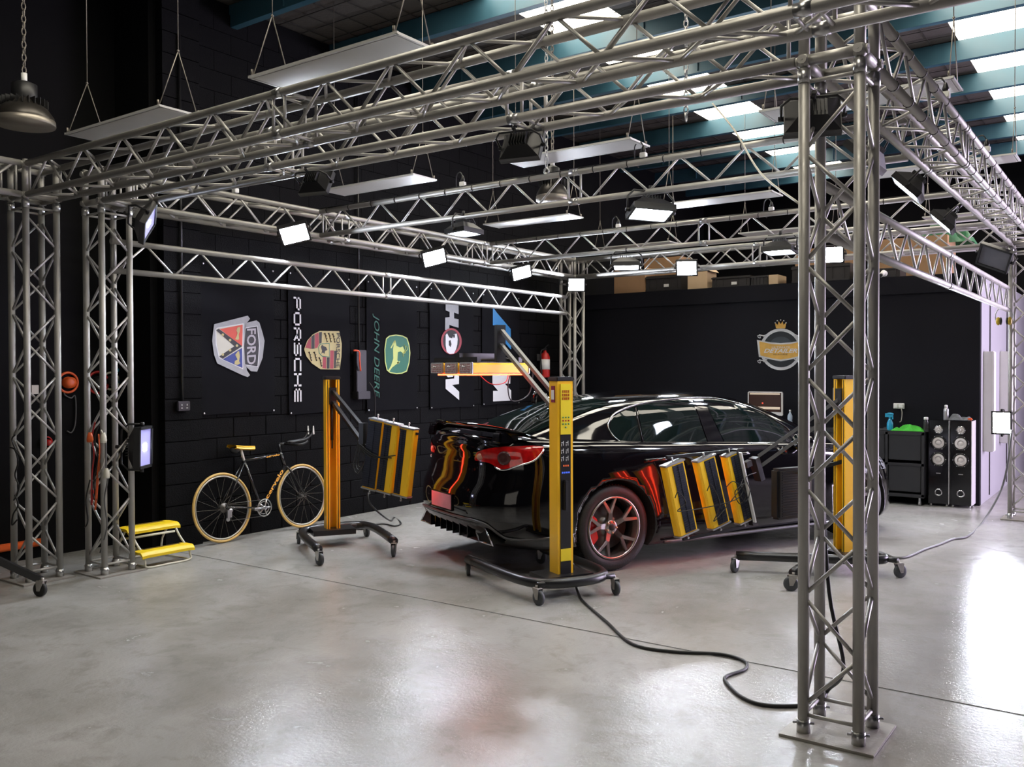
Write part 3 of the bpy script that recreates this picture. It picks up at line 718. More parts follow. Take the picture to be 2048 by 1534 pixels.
# door and panel gaps, handles, mirrors, fuel flap
def seamline(pts, name='panel_gap'):
    for s_ in (-1, 1):
        L_ = []
        for x, z in pts:
            h = BV.ray_cast(V((x, s_*2, z)), V((0, -s_, 0)))[0]
            if h: L_.append(h+V((0, s_*.0005, 0)))
        if len(L_) > 1: MB().path(L_, .0028, 4).build(name, seam, car)
seamline([(.42, 1.0), (.40, .9), (.46, .75), (.50, .6), (.55, .45), (.60, .3)]); seamline([(1.42, 1.0-.02*k*0-.09*k) for k in range(9)]); seamline([(2.42, .92-.09*k) for k in range(8)])
seamline([(-.95+.1*k, .98-.0*k) for k in range(3)]); seamline([(.6+.1*k, .235) for k in range(20)], 'sill_gap')
for s_ in (-1, 1):
    for x in (.42, 1.38):
        h = BV.ray_cast(V((x, s_*2, .90)), V((0, -s_, 0)))[0]
        MB().path(smooth_path([h+V((-.10, 0, -.002)), h+V((-.085, s_*.022, 0)), h+V((.085, s_*.022, .004)), h+V((.10, 0, .004))], 4), .013, 8).build('door_handle', paint, car)
    c = V((2.13, s_*.98, .985)); m_ = MB().ball(c, .1, 16, (.85, 1.15, .72)); mr_ = m_.build('door_mirror', paint, car)
    MB().tube(c+V((0, -s_*.06, -.05)), c+V((.03, -s_*.17, -.07)), .022, 10).build('mirror_stalk', trimb, mr_)
    MB().lathe(c+V((-.078, 0, 0)), (-1, 0, 0), [(.075, 0), (.07, .006), (.001, .007)], 20).build('mirror_glass', chrome, mr_)
    h = BV.ray_cast(V((.2, s_*2, .22)), V((0, -s_, 0)))[0]
    MB().path(smooth_path([V((.5+.2*i, s_*.945, .195)) for i in range(11)], 2), .016, 6).build('side_skirt', grey, car)
m_ = MB(); m_.path(smooth_path([V((-.05, 0, 1.37)), V((-.12, 0, 1.44)), V((-.20, 0, 1.45)), V((-.22, 0, 1.36))], 4), .022, 8); an = m_.build('aerial_fin', paint, car)
MB().tube((-.12, 0, 1.43), (-.28, 0, 1.58), .003, 6).build('aerial', blk, an)
# front lamps and nose grille (mostly hidden from here)
for s_ in (-1, 1):
    rows = []
    for j in range(4):
        r = []
        for i in range(10):
            y = .52+.38*i/9; z = .74-.045*j+.05*i/9; h = BV.ray_cast(V((4.6, s_*y, z)), V((-1, 0, 0)))[0]
            r.append((h if h else V((3.4, s_*y, z)))+V((.004, 0, 0)))
        rows.append(r)
    MB().grid(rows).build('headlamp', mat('headlamp_lens', (.35, .37, .4), .08, .2, coat=1, noise=.3, nscale=30), car)
rows = []
for j in range(5): rows.append([V((BV.ray_cast(V((4.6, -.5+i/9, .30+.06*j)), V((-1, 0, 0)))[0] or V((3.7, 0, .4))))+V((.005, 0, 0)) for i in range(10)])
MB().grid(rows).build('nose_grille', trimb, car)
# wheels
def wheel(cx_, sd):
    c = V((cx_, sd*.80, .358)); ax = V((0, sd, 0)); R = .355; wd = .125
    ty = MB().lathe(c, ax, [(.25, -wd), (.335, -wd), (R-.004, -wd+.022), (R, -.06), (R, .06), (R-.004, wd-.022), (.337, wd-.002), (.300, wd+.004), (.262, wd-.006), (.255, wd-.02), (.25, -wd)], 56, cap=False).build('tyre', tyre, car)
    m_ = MB()
    for k in range(72):
        a = 2*PI*k/72
        for h0 in (-.07, 0, .07): m_.box(c+V((math.cos(a)*(R-.001), sd*h0, math.sin(a)*(R-.001))), (.006, .045, .010), (V((math.cos(a), 0, math.sin(a))), V((0, 1, 0)), V((-math.sin(a), 0, math.cos(a)))))
    m_.build('tread', tyre, ty)
    rm = MB().lathe(c, ax, [(.262, wd-.008), (.258, wd+.002), (.246, wd), (.240, wd-.012), (.232, .06), (.236, -.10), (.25, -.11)], 56, cap=False).build('wheel_rim', gun, car)
    sm_ = MB(); off = PI/2+.18
    for k in range(5):
        a = off+2*PI*k/5; f_ = lambda rad, an, h: c+V((math.cos(an)*rad, sd*h, math.sin(an)*rad))
        for da in (-.25, .25):
            for r0, r1, w0, w1, h0, h1, a0, a1 in ((.045, .125, .026, .020, .072, .098, a, a), (.12, .246, .016, .011, .098, .118, a, a+da)):
                pa, pb2 = f_(r0, a0, h0), f_(r1, a1, h1); d = (pb2-pa).normalized(); sd_ = d.cross(V((0, 1, 0))).normalized(); dn = V((0, -sd*.028, 0))
                q = [pa+sd_*w0, pa-sd_*w0, pb2-sd_*w1, pb2+sd_*w1]
                sm_.prism(q, dn)
    sm_.lathe(c, ax, [(.062, .045), (.062, .075), (.05, .082), (.03, .083)], 24)
    sm_.build('spokes', gun, rm, bevel=.003)
    MB().lathe(c, ax, [(.028, .08), (.028, .088), (.02, .091)], 20).build('hub_cap', blk, rm)
    m_ = MB()
    for k in range(5): a = off+2*PI*(k+.5)/5; m_.lathe(c+V((math.cos(a)*.048, 0, math.sin(a)*.048)), ax, [(.010, .06), (.010, .086), (.006, .09)], 8)
    m_.build('lug_nut', mat('copper_nut', (.55, .32, .2), .3, .8, noise=.1), rm)
    MB().lathe(c, ax, [(.185, .0), (.185, .025), (.10, .026), (.10, .05), (.06, .055)], 40).build('brake_disc', mat('brake_disc', (.16, .15, .15), .35, .9, noise=.2), car)
    m_ = MB(); q = []
    a0 = PI if cx_ < 1 else 0
    for rad, da in ((.235, -.62), (.238, -.3), (.238, 0), (.238, .3), (.235, .62), (.15, .55), (.145, 0), (.15, -.55)):
        an = PI+.05+da if cx_ < 1 else PI+.05+da
        q.append(c+V((math.cos(an)*rad, sd*.02, math.sin(an)*rad)))
    m_.prism(q, V((0, sd*.055, 0))); m_.build('brake_caliper', mat('red_caliper', (.62, .012, .012), .25, noise=.08, coat=.5), car, 'bright red brake caliper', bevel=.008)
for cx_ in (0, 2.95):
    for sd in (-1, 1): wheel(cx_, sd)
un = MB().box((1.35, 0, .26), (3.6, 1.35, .10)).build('underbody', well, car)
# ------------------------------------------------------------------ infrared curing stands
def caster(mb, mw, p, d):
    p = V(p); d = V(d).normalized(); s_ = V((-d.y, d.x, 0)); c = V((p.x, p.y, .054))-d*.02
    mw.lathe(c-s_*.015, s_, [(.012, 0), (.045, 0), (.054, .004), (.054, .026), (.045, .030), (.012, .030)], 24)
    for k in (-1, 1): mb.prism([c+s_*k*.02+d*.045+V((0, 0, .062)), c+s_*k*.02-d*.022+V((0, 0, .062)), c+s_*k*.02-d*.014-V((0, 0, .012)), c+s_*k*.02+d*.012-V((0, 0, .012))], s_*(.003*k))
    mb.box(c+d*.015+V((0, 0, .064)), (.06, .045, .006), (d, s_, V((0, 0, 1)))); mb.tube(c+d*.02+V((0, 0, .055)), c+d*.02+V((0, 0, .085)), .011, 10); mb.tube(c-s_*.024, c+s_*.024, .006, 8)
def stand(label, root, f, rl, rr_, fl_, fr_, H=1.6):
    root = V((*root, 0)); f = V((*f, 0)).normalized(); s_ = V((-f.y, f.x, 0)); Z = V((0, 0, 1))
    t = thing('infrared_lamp_stand', label, 'curing lamp', root)
    up = V((0, 0, .135)); A = [V((*p, 0)) for p in (fl_, rl, rr_, fr_)]
    b = MB(); L_ = [A[0]+up, A[0].lerp(A[1], .78)+up, A[1].lerp(A[2], .22)+up, A[2].lerp(A[1], .22)+up, A[3].lerp(A[2], .78)+up, A[3]+up]
    b.path(smooth_path(L_, 5), .038, 12); b.box(root+V((0, 0, .135)), (.26, .40, .05), (f, s_, Z))
    for a, o in ((A[1], A[2]), (A[2], A[1])): b.tube(a+up, a.lerp(o, .3)+up+f*.05, .022, 10)
    bs = b.build('base', blkm, t, bevel=0)
    for i, a in enumerate(A):
        m1, m2 = MB(), MB(); caster(m1, m2, a, f*(1 if i in (1, 2) else -1)+s_*(.3*i-.4)); cf = m1.build('caster', galv if i else steel, t); m2.build('caster_wheel', mat('grey_rubber_wheel', (.05, .055, .06), .55, noise=.2), cf)
    W, D = .13, .12; q = [(-W/2, -D/2), (W/2, -D/2), (W/2, D/2), (.030, D/2), (.030, D/2-.012), (W/2-.014, D/2-.012), (W/2-.014, -D/2+.014), (-W/2+.014, -D/2+.014), (-W/2+.014, D/2-.012), (-.030, D/2-.012), (-.030, D/2), (-W/2, D/2)]
    po = MB().prism([root+s_*u+f*v+V((0, 0, .155)) for u, v in q], V((0, 0, H-.175))).build('post', yel, t)
    gv = MB()
    for u in (-.047, .047): gv.box(root+s_*u+f*(D/2+.0005)+V((0, 0, H/2+.06)), (.003, .007, H-.18), (f, s_, Z))
    gv.build('post_groove', blk, po)
    MB().box(root+V((0, 0, H-.008)), (D+.02, W+.02, .03), (f, s_, Z)).build('post_cap', blk, t, bevel=.006)
    g_ = MB(); g_.tube(root+f*.02+V((0, 0, 1.0)), root+f*.02+V((0, 0, 1.38)), .013, 10); g_.tube(root+f*.02+V((0, 0, .92)), root+f*.02+V((0, 0, 1.02)), .007, 8); g_.box(root+f*.03+V((0, 0, 1.42)), (.09, .07, .16), (f, s_, Z)); g_.build('carriage', blkm, t)
    return t, root, f, s_
Z_ = V((0, 0, 1))
def cassette(t, c, up_, bk, L=.6, W=.17, D=.075, label=None, lit=True, g0=-.25, g1=.25):
    """c centre, up_ the long axis, bk the normal of the yellow back; glowing mouth on the other side"""
    c = V(c); up_ = V(up_).normalized(); bk = V(bk).normalized(); x = up_.cross(bk).normalized(); bk = x.cross(up_).normalized()
    ax = (x, bk, up_)
    pr = [(-.5, -.5), (.5, -.5), (.5, .3), (.44, .5), (-.44, .5), (-.5, .3)]
    o = MB().prism([c+x*(u*W)+bk*(v*D)-up_*(L/2) for u, v in pr], up_*L).build('lamp_cassette', mat('lamp_yellow', (1.0, .57, .015), .4, noise=.05), t, label, bevel=.004)
    gc = c+x*(W*(g0+g1)/2); gw = W*(g1-g0); g = MB(); g.box(gc+bk*(D/2+.001), (gw, .008, L*.96), ax)
    for k in range(30): g.box(gc+bk*(D/2+.007)+up_*(-L*.46+k*L*.92/29), (gw*.9, .004, .005), ax)
    g.box(gc+bk*(D/2+.008), (.006, .006, L*.94), ax)
    g.build('grille', grill, o)
    e = MB()
    for s_ in (-1, 1): MB().box(c+up_*(s_*(L/2+.006)), (W+.008, D+.01, .014), ax).build('end_cap', silver, o, bevel=.003)
    for s_ in (-1, 1):
        e = MB(); e.ball(c+up_*(s_*(L/2+.045))+bk*.01, .010, 8); e.tube(c+up_*(s_*(L/2))+bk*.01, c+up_*(s_*(L/2+.04))+bk*.01, .006, 8)
        e.build('pivot_pin', steel, o)
    if lit:
        MB().box(c-bk*(D/2+.002), (W*.88, .003, L*.95), ax).build('reflector', heatd, o)
        m_ = MB()
        for u in (-.2, .2): m_.tube(c-bk*(D/2+.012)+x*(u*W)-up_*(L*.46), c-bk*(D/2+.012)+x*(u*W)+up_*(L*.46), .006, 8)
        m_.build('heat_tube', heat, o)
    return o
def bar(mb, a, b, w_=.03, h_=.03):
    a = V(a); b = V(b); d = (b-a).normalized(); p = Z_.cross(d).normalized(); mb.box((a+b)/2, (w_, h_, (b-a).length), (p, d.cross(p), d))

# stand 1, left, between bicycle and car
t1, r1, f1, s1 = stand('yellow infrared lamp stand beside the bicycle, facing the camera', (-5.09, 1.88), (.85, -.52), (-5.37, 1.71), (-5.09, 2.35), (-4.51, 1.18), (-4.23, 1.82))
nb = V((.1, -.99, 0)).normalized(); hp = V((-4.22, 1.62, 0))
q = lambda x, y: onp(hp, nb, x, y)
m_ = MB(); e0 = q(728, 858); e1 = q(724, 884)
bar(m_, r1+f1*.05+V((0, 0, 1.47)), e0+nb*.0, .032, .032); bar(m_, r1+f1*.05+V((0, 0, 1.37)), e1, .032, .032); m_.build('arm', blkm, t1)
m_ = MB(); bar(m_, q(727, 846), q(727, 905), .07, .05); bar(m_, q(727, 890), q(752, 905), .04, .04); bar(m_, q(741, 838)+nb*-.02, q(731, 985)+nb*-.02, .05, .04); bar(m_, q(745, 842), q(836, 868), .02, .02); bar(m_, q(736, 975), q(822, 1000), .02, .02); m_.build('head_bracket', blkm, t1)
xs_ = 1 if (q(758, 838)-q(742, 978)).cross(nb).dot(R2) > 0 else -1
for (ax_, ay_), (bx_, by_), g0, g1 in (((757, 838), (741, 978), -.47, .47), ((788, 846), (771, 985), -.47, .06), ((819, 855), (804, 992), -.42, .0)):
    a = q(ax_, ay_); b = q(bx_, by_); cassette(t1, (a+b)/2, a-b, nb, (a-b).length*.97, .152, g0=min(g0*xs_, g1*xs_), g1=max(g0*xs_, g1*xs_))
m_ = MB()
for j in range(3): m_.path(smooth_path([q(722+4*j, 880)+nb*.03, q(712+5*j, 925)+nb*.04, q(722+4*j, 945-6*j)+nb*.05, q(736, 915)+nb*.04, q(726, 888)+nb*.05, q(750, 905+4*j)+nb*.06, q(782+8*j, 920-5*j)+nb*.05], 5), .005, 6)
m_.build('lead', cord, t1)
# stand 2, beside the rear wheel
t2, r2, f2, s2 = stand('yellow infrared lamp stand with the control panel, standing by the rear wheel', (-2.28, 1.54), (-.895, .447), (-1.95, 1.75), (-2.25, 1.17), (-2.96, 2.31), (-3.20, 1.59))
bk2 = -f2
def onpost(u, z, o=.004): return r2+bk2*(.06+o)+s2*u+V((0, 0, z))
A2 = (s2, bk2, Z_)
def pan(zc_, h_, m, name, w_=.088, u=0, o=.002, th=.006, par=None): return MB().box(onpost(u, zc_, o), (w_, th, h_), A2).build(name, m, par or t2)
cp = pan(.84, 1.36, blkm, 'control_panel')
st = pan(1.37, .37, yel2, 'warning_sticker', par=cp, o=.006)
m_ = MB()
for r_ in range(3):
    for k in range(4):
        xx = -.024+.016*k; zz = 1.50-.026*r_
        m_.box(onpost(xx, zz+.007, .0105), (.012, .002, .003), A2); m_.box(onpost(xx, zz, .0105), (.012, .002, .003), A2); m_.box(onpost(xx, zz-.007, .0105), (.012, .002, .003), A2); m_.box(onpost(xx+.004*(k % 2), zz, .0105), (.003, .002, .018), A2)
m_.build('red_lettering', red, cp)
m_ = MB(); m2 = MB()
for r_ in range(4):
    for k in range(3):
        if r_ == 3 and k != 1: continue
        (m2 if r_ == 1 else m_).lathe(onpost(-.024+.024*k, 1.31-.024*r_, .009), bk2, [(.006, 0), (.006, .004), (.003, .005)], 8)
m_.build('green_key', mat('green_key', (.02, .25, .12), .4), cp); m2.build('red_key', red, cp)
m_ = MB()
for r_ in range(3):
    for k in range(2): m_.box(onpost(-.020+.04*k, 1.12-.055*r_, .006), (.004, .002, .034), A2); m_.box(onpost(-.020+.04*k+.010, 1.125-.055*r_, .006), (.016, .002, .004), A2); m_.box(onpost(-.020+.04*k+.016, 1.108-.055*r_, .006), (.004, .002, .018), A2)
m_.build('printed_symbol', whitep, cp)
m_ = MB()
for k in range(4): m_.box(onpost(-.027+.018*k, .905, .006), (.012, .003, .012), A2)
m_.build('blue_key', mat('blue_key', (.05, .12, .7), .4, emit=(.1, .2, 1), es=.5), cp)
m_ = MB()
for k in range(3): m_.box(onpost(-.02+.018*k, .955, .006), (.010, .003, .012), A2)
m_.build('red_key', mat('orange_key', (.6, .1, .03), .4, emit=(1, .2, .05), es=.3), cp)
pan(.30, .09, yel2, 'label_plate', par=cp, o=.006)
MB().box(onpost(.01, .74, .02), (.03, .04, .22), A2).build('pump_lever', blk, t2, bevel=.006)
sd2 = s2 if s2.dot(CAM-r2) > 0 else -s2
m_ = MB().box(r2+sd2*.068+V((0, 0, 1.48)), (.05, .004, .12), (f2, sd2, Z_)).build('square_label', mat('dark_red_label', (.25, .01, .05), .4), t2)
MB().box(r2+sd2*.0715+V((0, 0, 1.475)), (.038, .003, .07), (f2, sd2, Z_)).build('label_field', whitep, m_)
pn = V((.447, .895, 0)).normalized(); q2 = lambda x, y: onp(r2, pn, x, y)
m_ = MB(); bar(m_, q2(1108, 788), q2(1004, 662), .03, .03); bar(m_, q2(1108, 818), q2(1002, 690), .03, .03); m_.build('arm', mat('grey_steel_arm', (.13, .13, .13), .35, .5, noise=.1), t2)
m_ = MB(); bar(m_, q2(1000, 650), q2(1000, 728), .08, .05); m_.build('head_bracket', blkm, t2)
dep = 7.25; E3 = CAM+ray(934, 736)*dep; dax = V((.20, .98, 0)).normalized(); dsp = V((-.98, .2, 0)).normalized()
for k in range(3):
    e = E3+dsp*(.19*k); L = .62; c = e+dax*(L/2)
    cassette(t2, c, dax, V((0, 0, 1)), L, .15, .085)
    me_ = MB().box(e-dax*.012, (.14, .004, .078), (dsp, dax, Z_)).build('mesh_end', mat('dark_red_glow', (.12, .02, .015), .4, emit=(1, .08, .03), es=.12), t2)
    gm = MB()
    for k2 in range(9): gm.box(e-dax*.018+dsp*(-.068+.017*k2), (.006, .006, .08), (dsp, dax, Z_))
    for k2 in range(5): gm.box(e-dax*.019+V((0, 0, -.037+.0185*k2)), (.142, .006, .005), (dsp, dax, Z_))
    gm.build('guard', mat('bright_guard', (.62, .60, .60), .35, .4, noise=.05), me_)
m_ = MB(); c0 = E3+dax*.06+V((0, 0, .07)); bar(m_, c0-dsp*.08, c0+dsp*.48, .04, .04); c1 = c0+dax*.46; bar(m_, c1-dsp*.08, c1+dsp*.48, .04, .04); bar(m_, c0+dsp*.2+V((0, 0, .03)), c1+dsp*.2+V((0, 0, .03)), .06, .05)
bar(m_, c1+dsp*.1, q2(1000, 722), .04, .04); m_.build('head_frame', blkm, t2)
m_ = MB(); g0 = q2(1000, 715)
m_.path(smooth_path([g0, E3+dax*.5+V((0, 0, .05)), E3+dax*.45+V((0, 0, -.15)), E3+dax*.50+V((0, 0, -.28)), E3+dax*.7+V((0, 0, -.22)), E3+dax*.75+V((0, 0, .02))], 6), .005, 6)
m_.build('lead', cord, t2)
m_ = MB(); m_.path(smooth_path([E3+dax*.1+V((0, 0, -.03)), E3+dax*.25+V((0, 0, -.13)), E3+dax*.42+V((0, 0, -.12)), E3+dax*.46+V((0, 0, -.02))], 6), .004, 6); m_.build('red_lead', cordr, t2)
# stand 3, behind the near column
t3, r3, f3, s3 = stand('yellow infrared lamp stand behind the near column, heating the car door', (-.79, 3.56), (-.52, -.855), (-.36, 3.49), (-.95, 3.85), (-1.49, 2.96), (-.90, 2.60))
hp3 = CO+RT*1.32; q3 = lambda x, y, o=0: onp(hp3+RT*o, RT, x, y)
for (tx, ty), (bx, by), w_ in (((1344, 925), (1373, 1067), .20), ((1407, 915), (1438, 1051), .20), ((1458, 907), (1487, 1043), .14)):
    a = q3(tx, ty); b = q3(bx, by); sg = 1 if (a-b).cross(RT).dot(R2) > 0 else -1; g0, g1 = -.18*sg, .36*sg; cassette(t3, (a+b)/2, a-b, RT, (a-b).length*.97, w_, g0=min(g0, g1), g1=max(g0, g1))
m_ = MB(); bar(m_, q3(1333, 915, -.02), q3(1487, 899, -.02), .025, .025); bar(m_, q3(1366, 1078, -.02), q3(1515, 1048, -.02), .025, .025); bar(m_, q3(1470, 898, .02), q3(1504, 1050, .02), .05, .02); m_.build('head_frame', blkm, t3)
m_ = MB(); bar(m_, q3(1479, 905, .05), q3(1508, 1044, .05), .05, .012); m_.build('frame_edge', white, t3)
m_ = MB(); bar(m_, q3(1508, 915, 0), q3(1520, 960, 0), .08, .05); bar(m_, q3(1500, 925, 0), q3(1490, 930, 0), .05, .05); m_.build('head_bracket', blkm, t3)
m_ = MB(); e0 = r3+f3*.05+V((0, 0, 1.42)); e1 = r3+f3*.05+V((0, 0, 1.33)); bar(m_, e0, q3(1517, 912, .0), .028, .028); bar(m_, e1, q3(1519, 934, 0), .028, .028); m_.build('arm', mat('grey_steel_arm', (.13, .13, .13), .35, .5, noise=.1), t3)
m_ = MB()
for j, (x0, y0_, x1, y1_) in enumerate(((1350, 996, 1372, 1015), (1414, 982, 1440, 1035), (1452, 975, 1492, 1000))):
    m_.path(smooth_path([q3(x0, y0_, .06), q3((x0+x1)/2-4, y0_-12, .09), q3(x1, (y0_+y1_)/2, .10), q3(x1-12, y1_+8, .08), q3(1470, 1000-8*j, .10), q3(1490, 965, .09)], 6), .004, 6)
m_.path(smooth_path([q3(1486, 958, .08), q3(1478, 985, .1), q3(1492, 1002, .1), q3(1500, 980, .1), q3(1492, 955, .08), q3(1512, 945, .04)], 6), .004, 6)
m_.build('lead', cord, t3)
hb_ = MB(); a = q3(1583, 985, .25); hb_.box(a, (.40, .10, .42), (HD, RT, Z_)); hb = hb_.build('control_box', blkm, t3, bevel=.02)
g_ = MB()
for k in range(18): g_.box(a+RT*.052+V((0, 0, -.18+.021*k)), (.32, .006, .008), (HD, RT, Z_))
g_.build('cooling_slot', blk, hb); hb['label'] = 'black ribbed box on the arm'
m_ = MB(); bar(m_, a+V((0, 0, .15)), r3+V((0, 0, .9)), .03, .03); m_.build('box_arm', blkm, t3)
m_ = MB(); bk3 = RT; c_ = r3+V((0, 0, 1.41))-f3*.02; m_.box(c_+s3*(.09 if s3.dot(R2) < 0 else -.09), (.10, .05, .20), (f3, s3, Z_)); m_.build('grey_cover', mat('grey_cover', (.25, .25, .25), .5, noise=.05), t3, bevel=.008)
# leg of a further stand at the left edge
t = thing('tripod_leg', 'black sloping leg with a single caster at the left edge of the floor', 'stand leg', (-5.44, -.69, 0))
a = on(2, .12, 82, 1160); b = a+V((-.55, -.55, .42)); m_ = MB(); bar(m_, b, a, .035, .05); m_.build('leg', blkm, t)
m1, m2 = MB(), MB(); caster(m1, m2, (a.x+.02, a.y+.0, 0), (1, .4, 0)); m1.tube(a, V((a.x+.02, a.y, .08)), .02, 10); cf = m1.build('caster', galv, t); m2.build('caster_wheel', rub, cf)

# ------------------------------------------------------------------ banners on the left wall
lay = [0]
def banner(label, y0_, y1_, z0_, z1_, folds, seed):
    lay[0] = 0; t = thing('banner', label, 'banner', (XL+.02, (y0_+y1_)/2, z0_)); random.seed(seed); rows = []
    for j in range(31):
        z = z0_+(z1_-z0_)*j/30; r = []
        for i in range(25):
            u = i/24; y = y0_+(y1_-y0_)*u; low = max(0, 1-(z-z0_)/.42)**1.5
            d = .002*math.sin(u*11+z*2.3)+low*min(folds, 1)*(.005*abs(math.sin(u*5.2+z*7+seed))+.002*math.sin(u*17-z*9))
            r.append(V((XL+.012+max(.0, .005+d), y, z+.012*math.sin(u*PI)*(1 if j == 0 else 0))))
        rows.append(r)
    MB().grid(rows).build('cloth', cloth, t)
    m_ = MB()
    for y in (y0_+.02, y1_-.02):
        for z in (z0_+.02, z1_-.02): m_.lathe((XL+.028, y, z), (1, 0, 0), [(.010, 0), (.010, .003), (.005, .004)], 10)
    m_.build('eyelet', steel, t); return t
def prt(t, polys, m, name='print', stroke=None):
    if 1 < len(polys) <= 6:
        l0 = lay[0]
        for P_ in polys: lay[0] = l0; prt(t, [P_], m, name, stroke)
        return
    lay[0] += 1; X = XL+.0275+.0007*lay[0]; m_ = MB()
    for P_ in polys:
        pts = [on(0, X, *p) for p in P_]
        if stroke: m_.path([p+V((.0, 0, 0)) for p in pts], stroke, 4)
        else: m_.poly(pts)
    return m_.build(name, m, t)
silv = mat('printed_silver', (.30, .31, .33), .6, noise=.15, nscale=20); pwh = mat('printed_white', (.60, .61, .64), .6, noise=.04); pred = mat('printed_red', (.55, .07, .04), .6, noise=.1)
pblue = mat('printed_blue', (.02, .04, .22), .6, noise=.1); pcream = mat('printed_cream', (.50, .49, .42), .6, noise=.1); pblk = mat('printed_black', (.008, .008, .01), .6); pgold = mat('printed_gold', (.42, .36, .16), .6, noise=.1)
pmar = mat('printed_maroon', (.28, .03, .045), .6, noise=.1); pgrn = mat('printed_green', (.015, .13, .085), .6, noise=.1); pyl = mat('printed_yellow_green', (.50, .58, .18), .6, noise=.05); ptq = mat('printed_dark_green', (.015, .11, .08), .6); pbl2 = mat('printed_bright_blue', (.02, .20, .48), .6, noise=.1)
plil = mat('printed_pale_grey', (.36, .34, .38), .6, noise=.05)
C1 = lambda L: [(400+x/6.39, 600+y/6.39) for x, y in L]
b1 = banner('black banner with a silver shield and red, white and blue crest', 1.22, 2.10, 1.23, 2.72, 1.3, 1)
prt(b1, [C1([(180, 310), (610, 200), (640, 240), (600, 290), (560, 590), (600, 900), (640, 960), (610, 985), (540, 960), (220, 810), (180, 700), (155, 520)]), C1([(570, 330), (600, 290), (720, 260), (760, 290), (800, 420), (825, 520), (800, 740), (730, 915), (650, 910), (600, 860), (565, 820)])], silv)
prt(b1, [C1([(195, 385), (215, 355), (557, 298), (552, 600), (552, 887), (240, 742), (200, 560)]), C1([(577, 355), (735, 328), (765, 580), (742, 858), (572, 832), (557, 590)])], pwh)
prt(b1, [C1([(208, 375), (240, 360), (548, 310), (542, 600), (542, 872), (250, 732), (213, 560)])], pcream)
prt(b1, [C1([(252, 372), (545, 315), (540, 590)])], pred); prt(b1, [C1([(292, 758), (538, 612), (543, 868)])], pblue)
prt(b1, [C1([(205, 385), (240, 368), (540, 590), (292, 750), (245, 722), (440, 590)]), C1([(585, 362), (730, 337), (755, 580), (735, 848), (580, 823), (566, 590)])], pblk)
prt(b1, [C1([(x+17*math.cos(k*PI/4), y+17*math.sin(k*PI/4)) for k in range(8)]) for x, y in ((292, 443), (385, 513), (473, 583), (385, 642), (292, 698))]+[C1([(480, 350), (515, 345), (510, 400), (495, 440), (500, 500), (480, 510), (450, 500), (465, 470), (480, 420), (465, 390)]), C1([(480, 660), (500, 650), (510, 720), (500, 780), (515, 810), (480, 830), (440, 820), (445, 780), (480, 760), (450, 700)])], pgold)
def txt(t, s_, a, b, c, m, off=.0, name='lettering'):        # a = start/baseline corner, b = end of baseline, c = top of first letter (pixels on the wall plane)
    lay[0] += 1; X = XL+.0275+.0007*lay[0]; A, B, C_ = on(0, X, *a), on(0, X, *b), on(0, X, *c); m_ = MB()
    text(m_, s_, A, (B-A).normalized(), (C_-A).normalized(), (B-A).length, (C_-A).length, off=off); return m_.build(name, m, t)
p6 = lambda x, y: (400+x/6.39, 600+y/6.39)
txt(b1, 'FORD', p6(600, 368), p6(600, 828), p6(715, 362), plil, .02)
b2 = banner('black banner with tall white lettering and a gold and red crest', 2.29, 3.18, 1.19, 2.72, .5, 2)
# wide white letters reading downwards: strokes in a unit box (u along the reading direction, v up the letter)
LT = {'P': [(0, 0, 0, 1), (0, 1, 1, 1), (1, 1, 1, .45), (1, .45, 0, .45)], 'O': [(0, 0, 0, 1), (0, 1, 1, 1), (1, 1, 1, 0), (1, 0, 0, 0)], 'R': [(0, 0, 0, 1), (0, 1, 1, 1), (1, 1, 1, .45), (1, .45, 0, .45), (.55, .45, 1, 0)],
      'S': [(0, 0, 1, 0), (1, 0, 1, .5), (1, .5, 0, .5), (0, .5, 0, 1), (0, 1, 1, 1)], 'C': [(1, 1, 0, 1), (0, 1, 0, 0), (0, 0, 1, 0)], 'H': [(0, 0, 0, 1), (1, 0, 1, 1), (0, .5, 1, .5)], 'E': [(0, 0, 0, 1), (0, 1, 1, 1), (0, .5, 1, .5), (0, 0, 1, 0)]}
m_ = MB(); X = XL+.031; ya = on(0, X, *p6(1210, 700)).y; yb_ = on(0, X, *p6(1285, 700)).y
zt0 = on(0, X, 595, 594).z; zt1 = on(0, X, *p6(1250, 1305)).z; n_ = 7; pit = (zt0-zt1)/(n_-.10)
for i, ch in enumerate('PORSCHE'):
    zz = zt0-i*pit-.0105; lw = pit*.87-.021
    for u0, v0, u1, v1 in LT[ch]:
        A = V((X, ya+(yb_-ya)*v0, zz-lw*u0)); B = V((X, ya+(yb_-ya)*v1, zz-lw*u1)); d = (B-A).normalized(); nn = V((0, -d.z, d.y))*.0105; A -= d*.0105; B += d*.0105
        m_.poly([A+nn, B+nn, B-nn, A-nn])
m_.build('lettering', pwh, b2)
prt(b2, [C1([(1330, 630), (1370, 520), (1440, 440), (1530, 395), (1780, 398), (1812, 560), (1808, 720), (1785, 888), (1540, 885), (1430, 810), (1360, 720)])], pgold)
prt(b2, [C1([(1345, 610), (1380, 520), (1420, 470), (1420, 625)]), C1([(1468, 435), (1515, 415), (1520, 560), (1500, 610), (1468, 620)]), C1([(1570, 700), (1612, 700), (1612, 878), (1565, 870)]), C1([(1665, 645), (1712, 645), (1705, 878), (1660, 878)])], pmar)
prt(b2, [C1([(1424, 468), (1464, 438), (1464, 622), (1424, 624)]), C1([(1522, 412), (1558, 408), (1555, 545), (1525, 560)]), C1([(1620, 735), (1658, 735), (1655, 878), (1620, 878)]), C1([(1716, 650), (1750, 650), (1733, 870), (1712, 870)])], pblk)
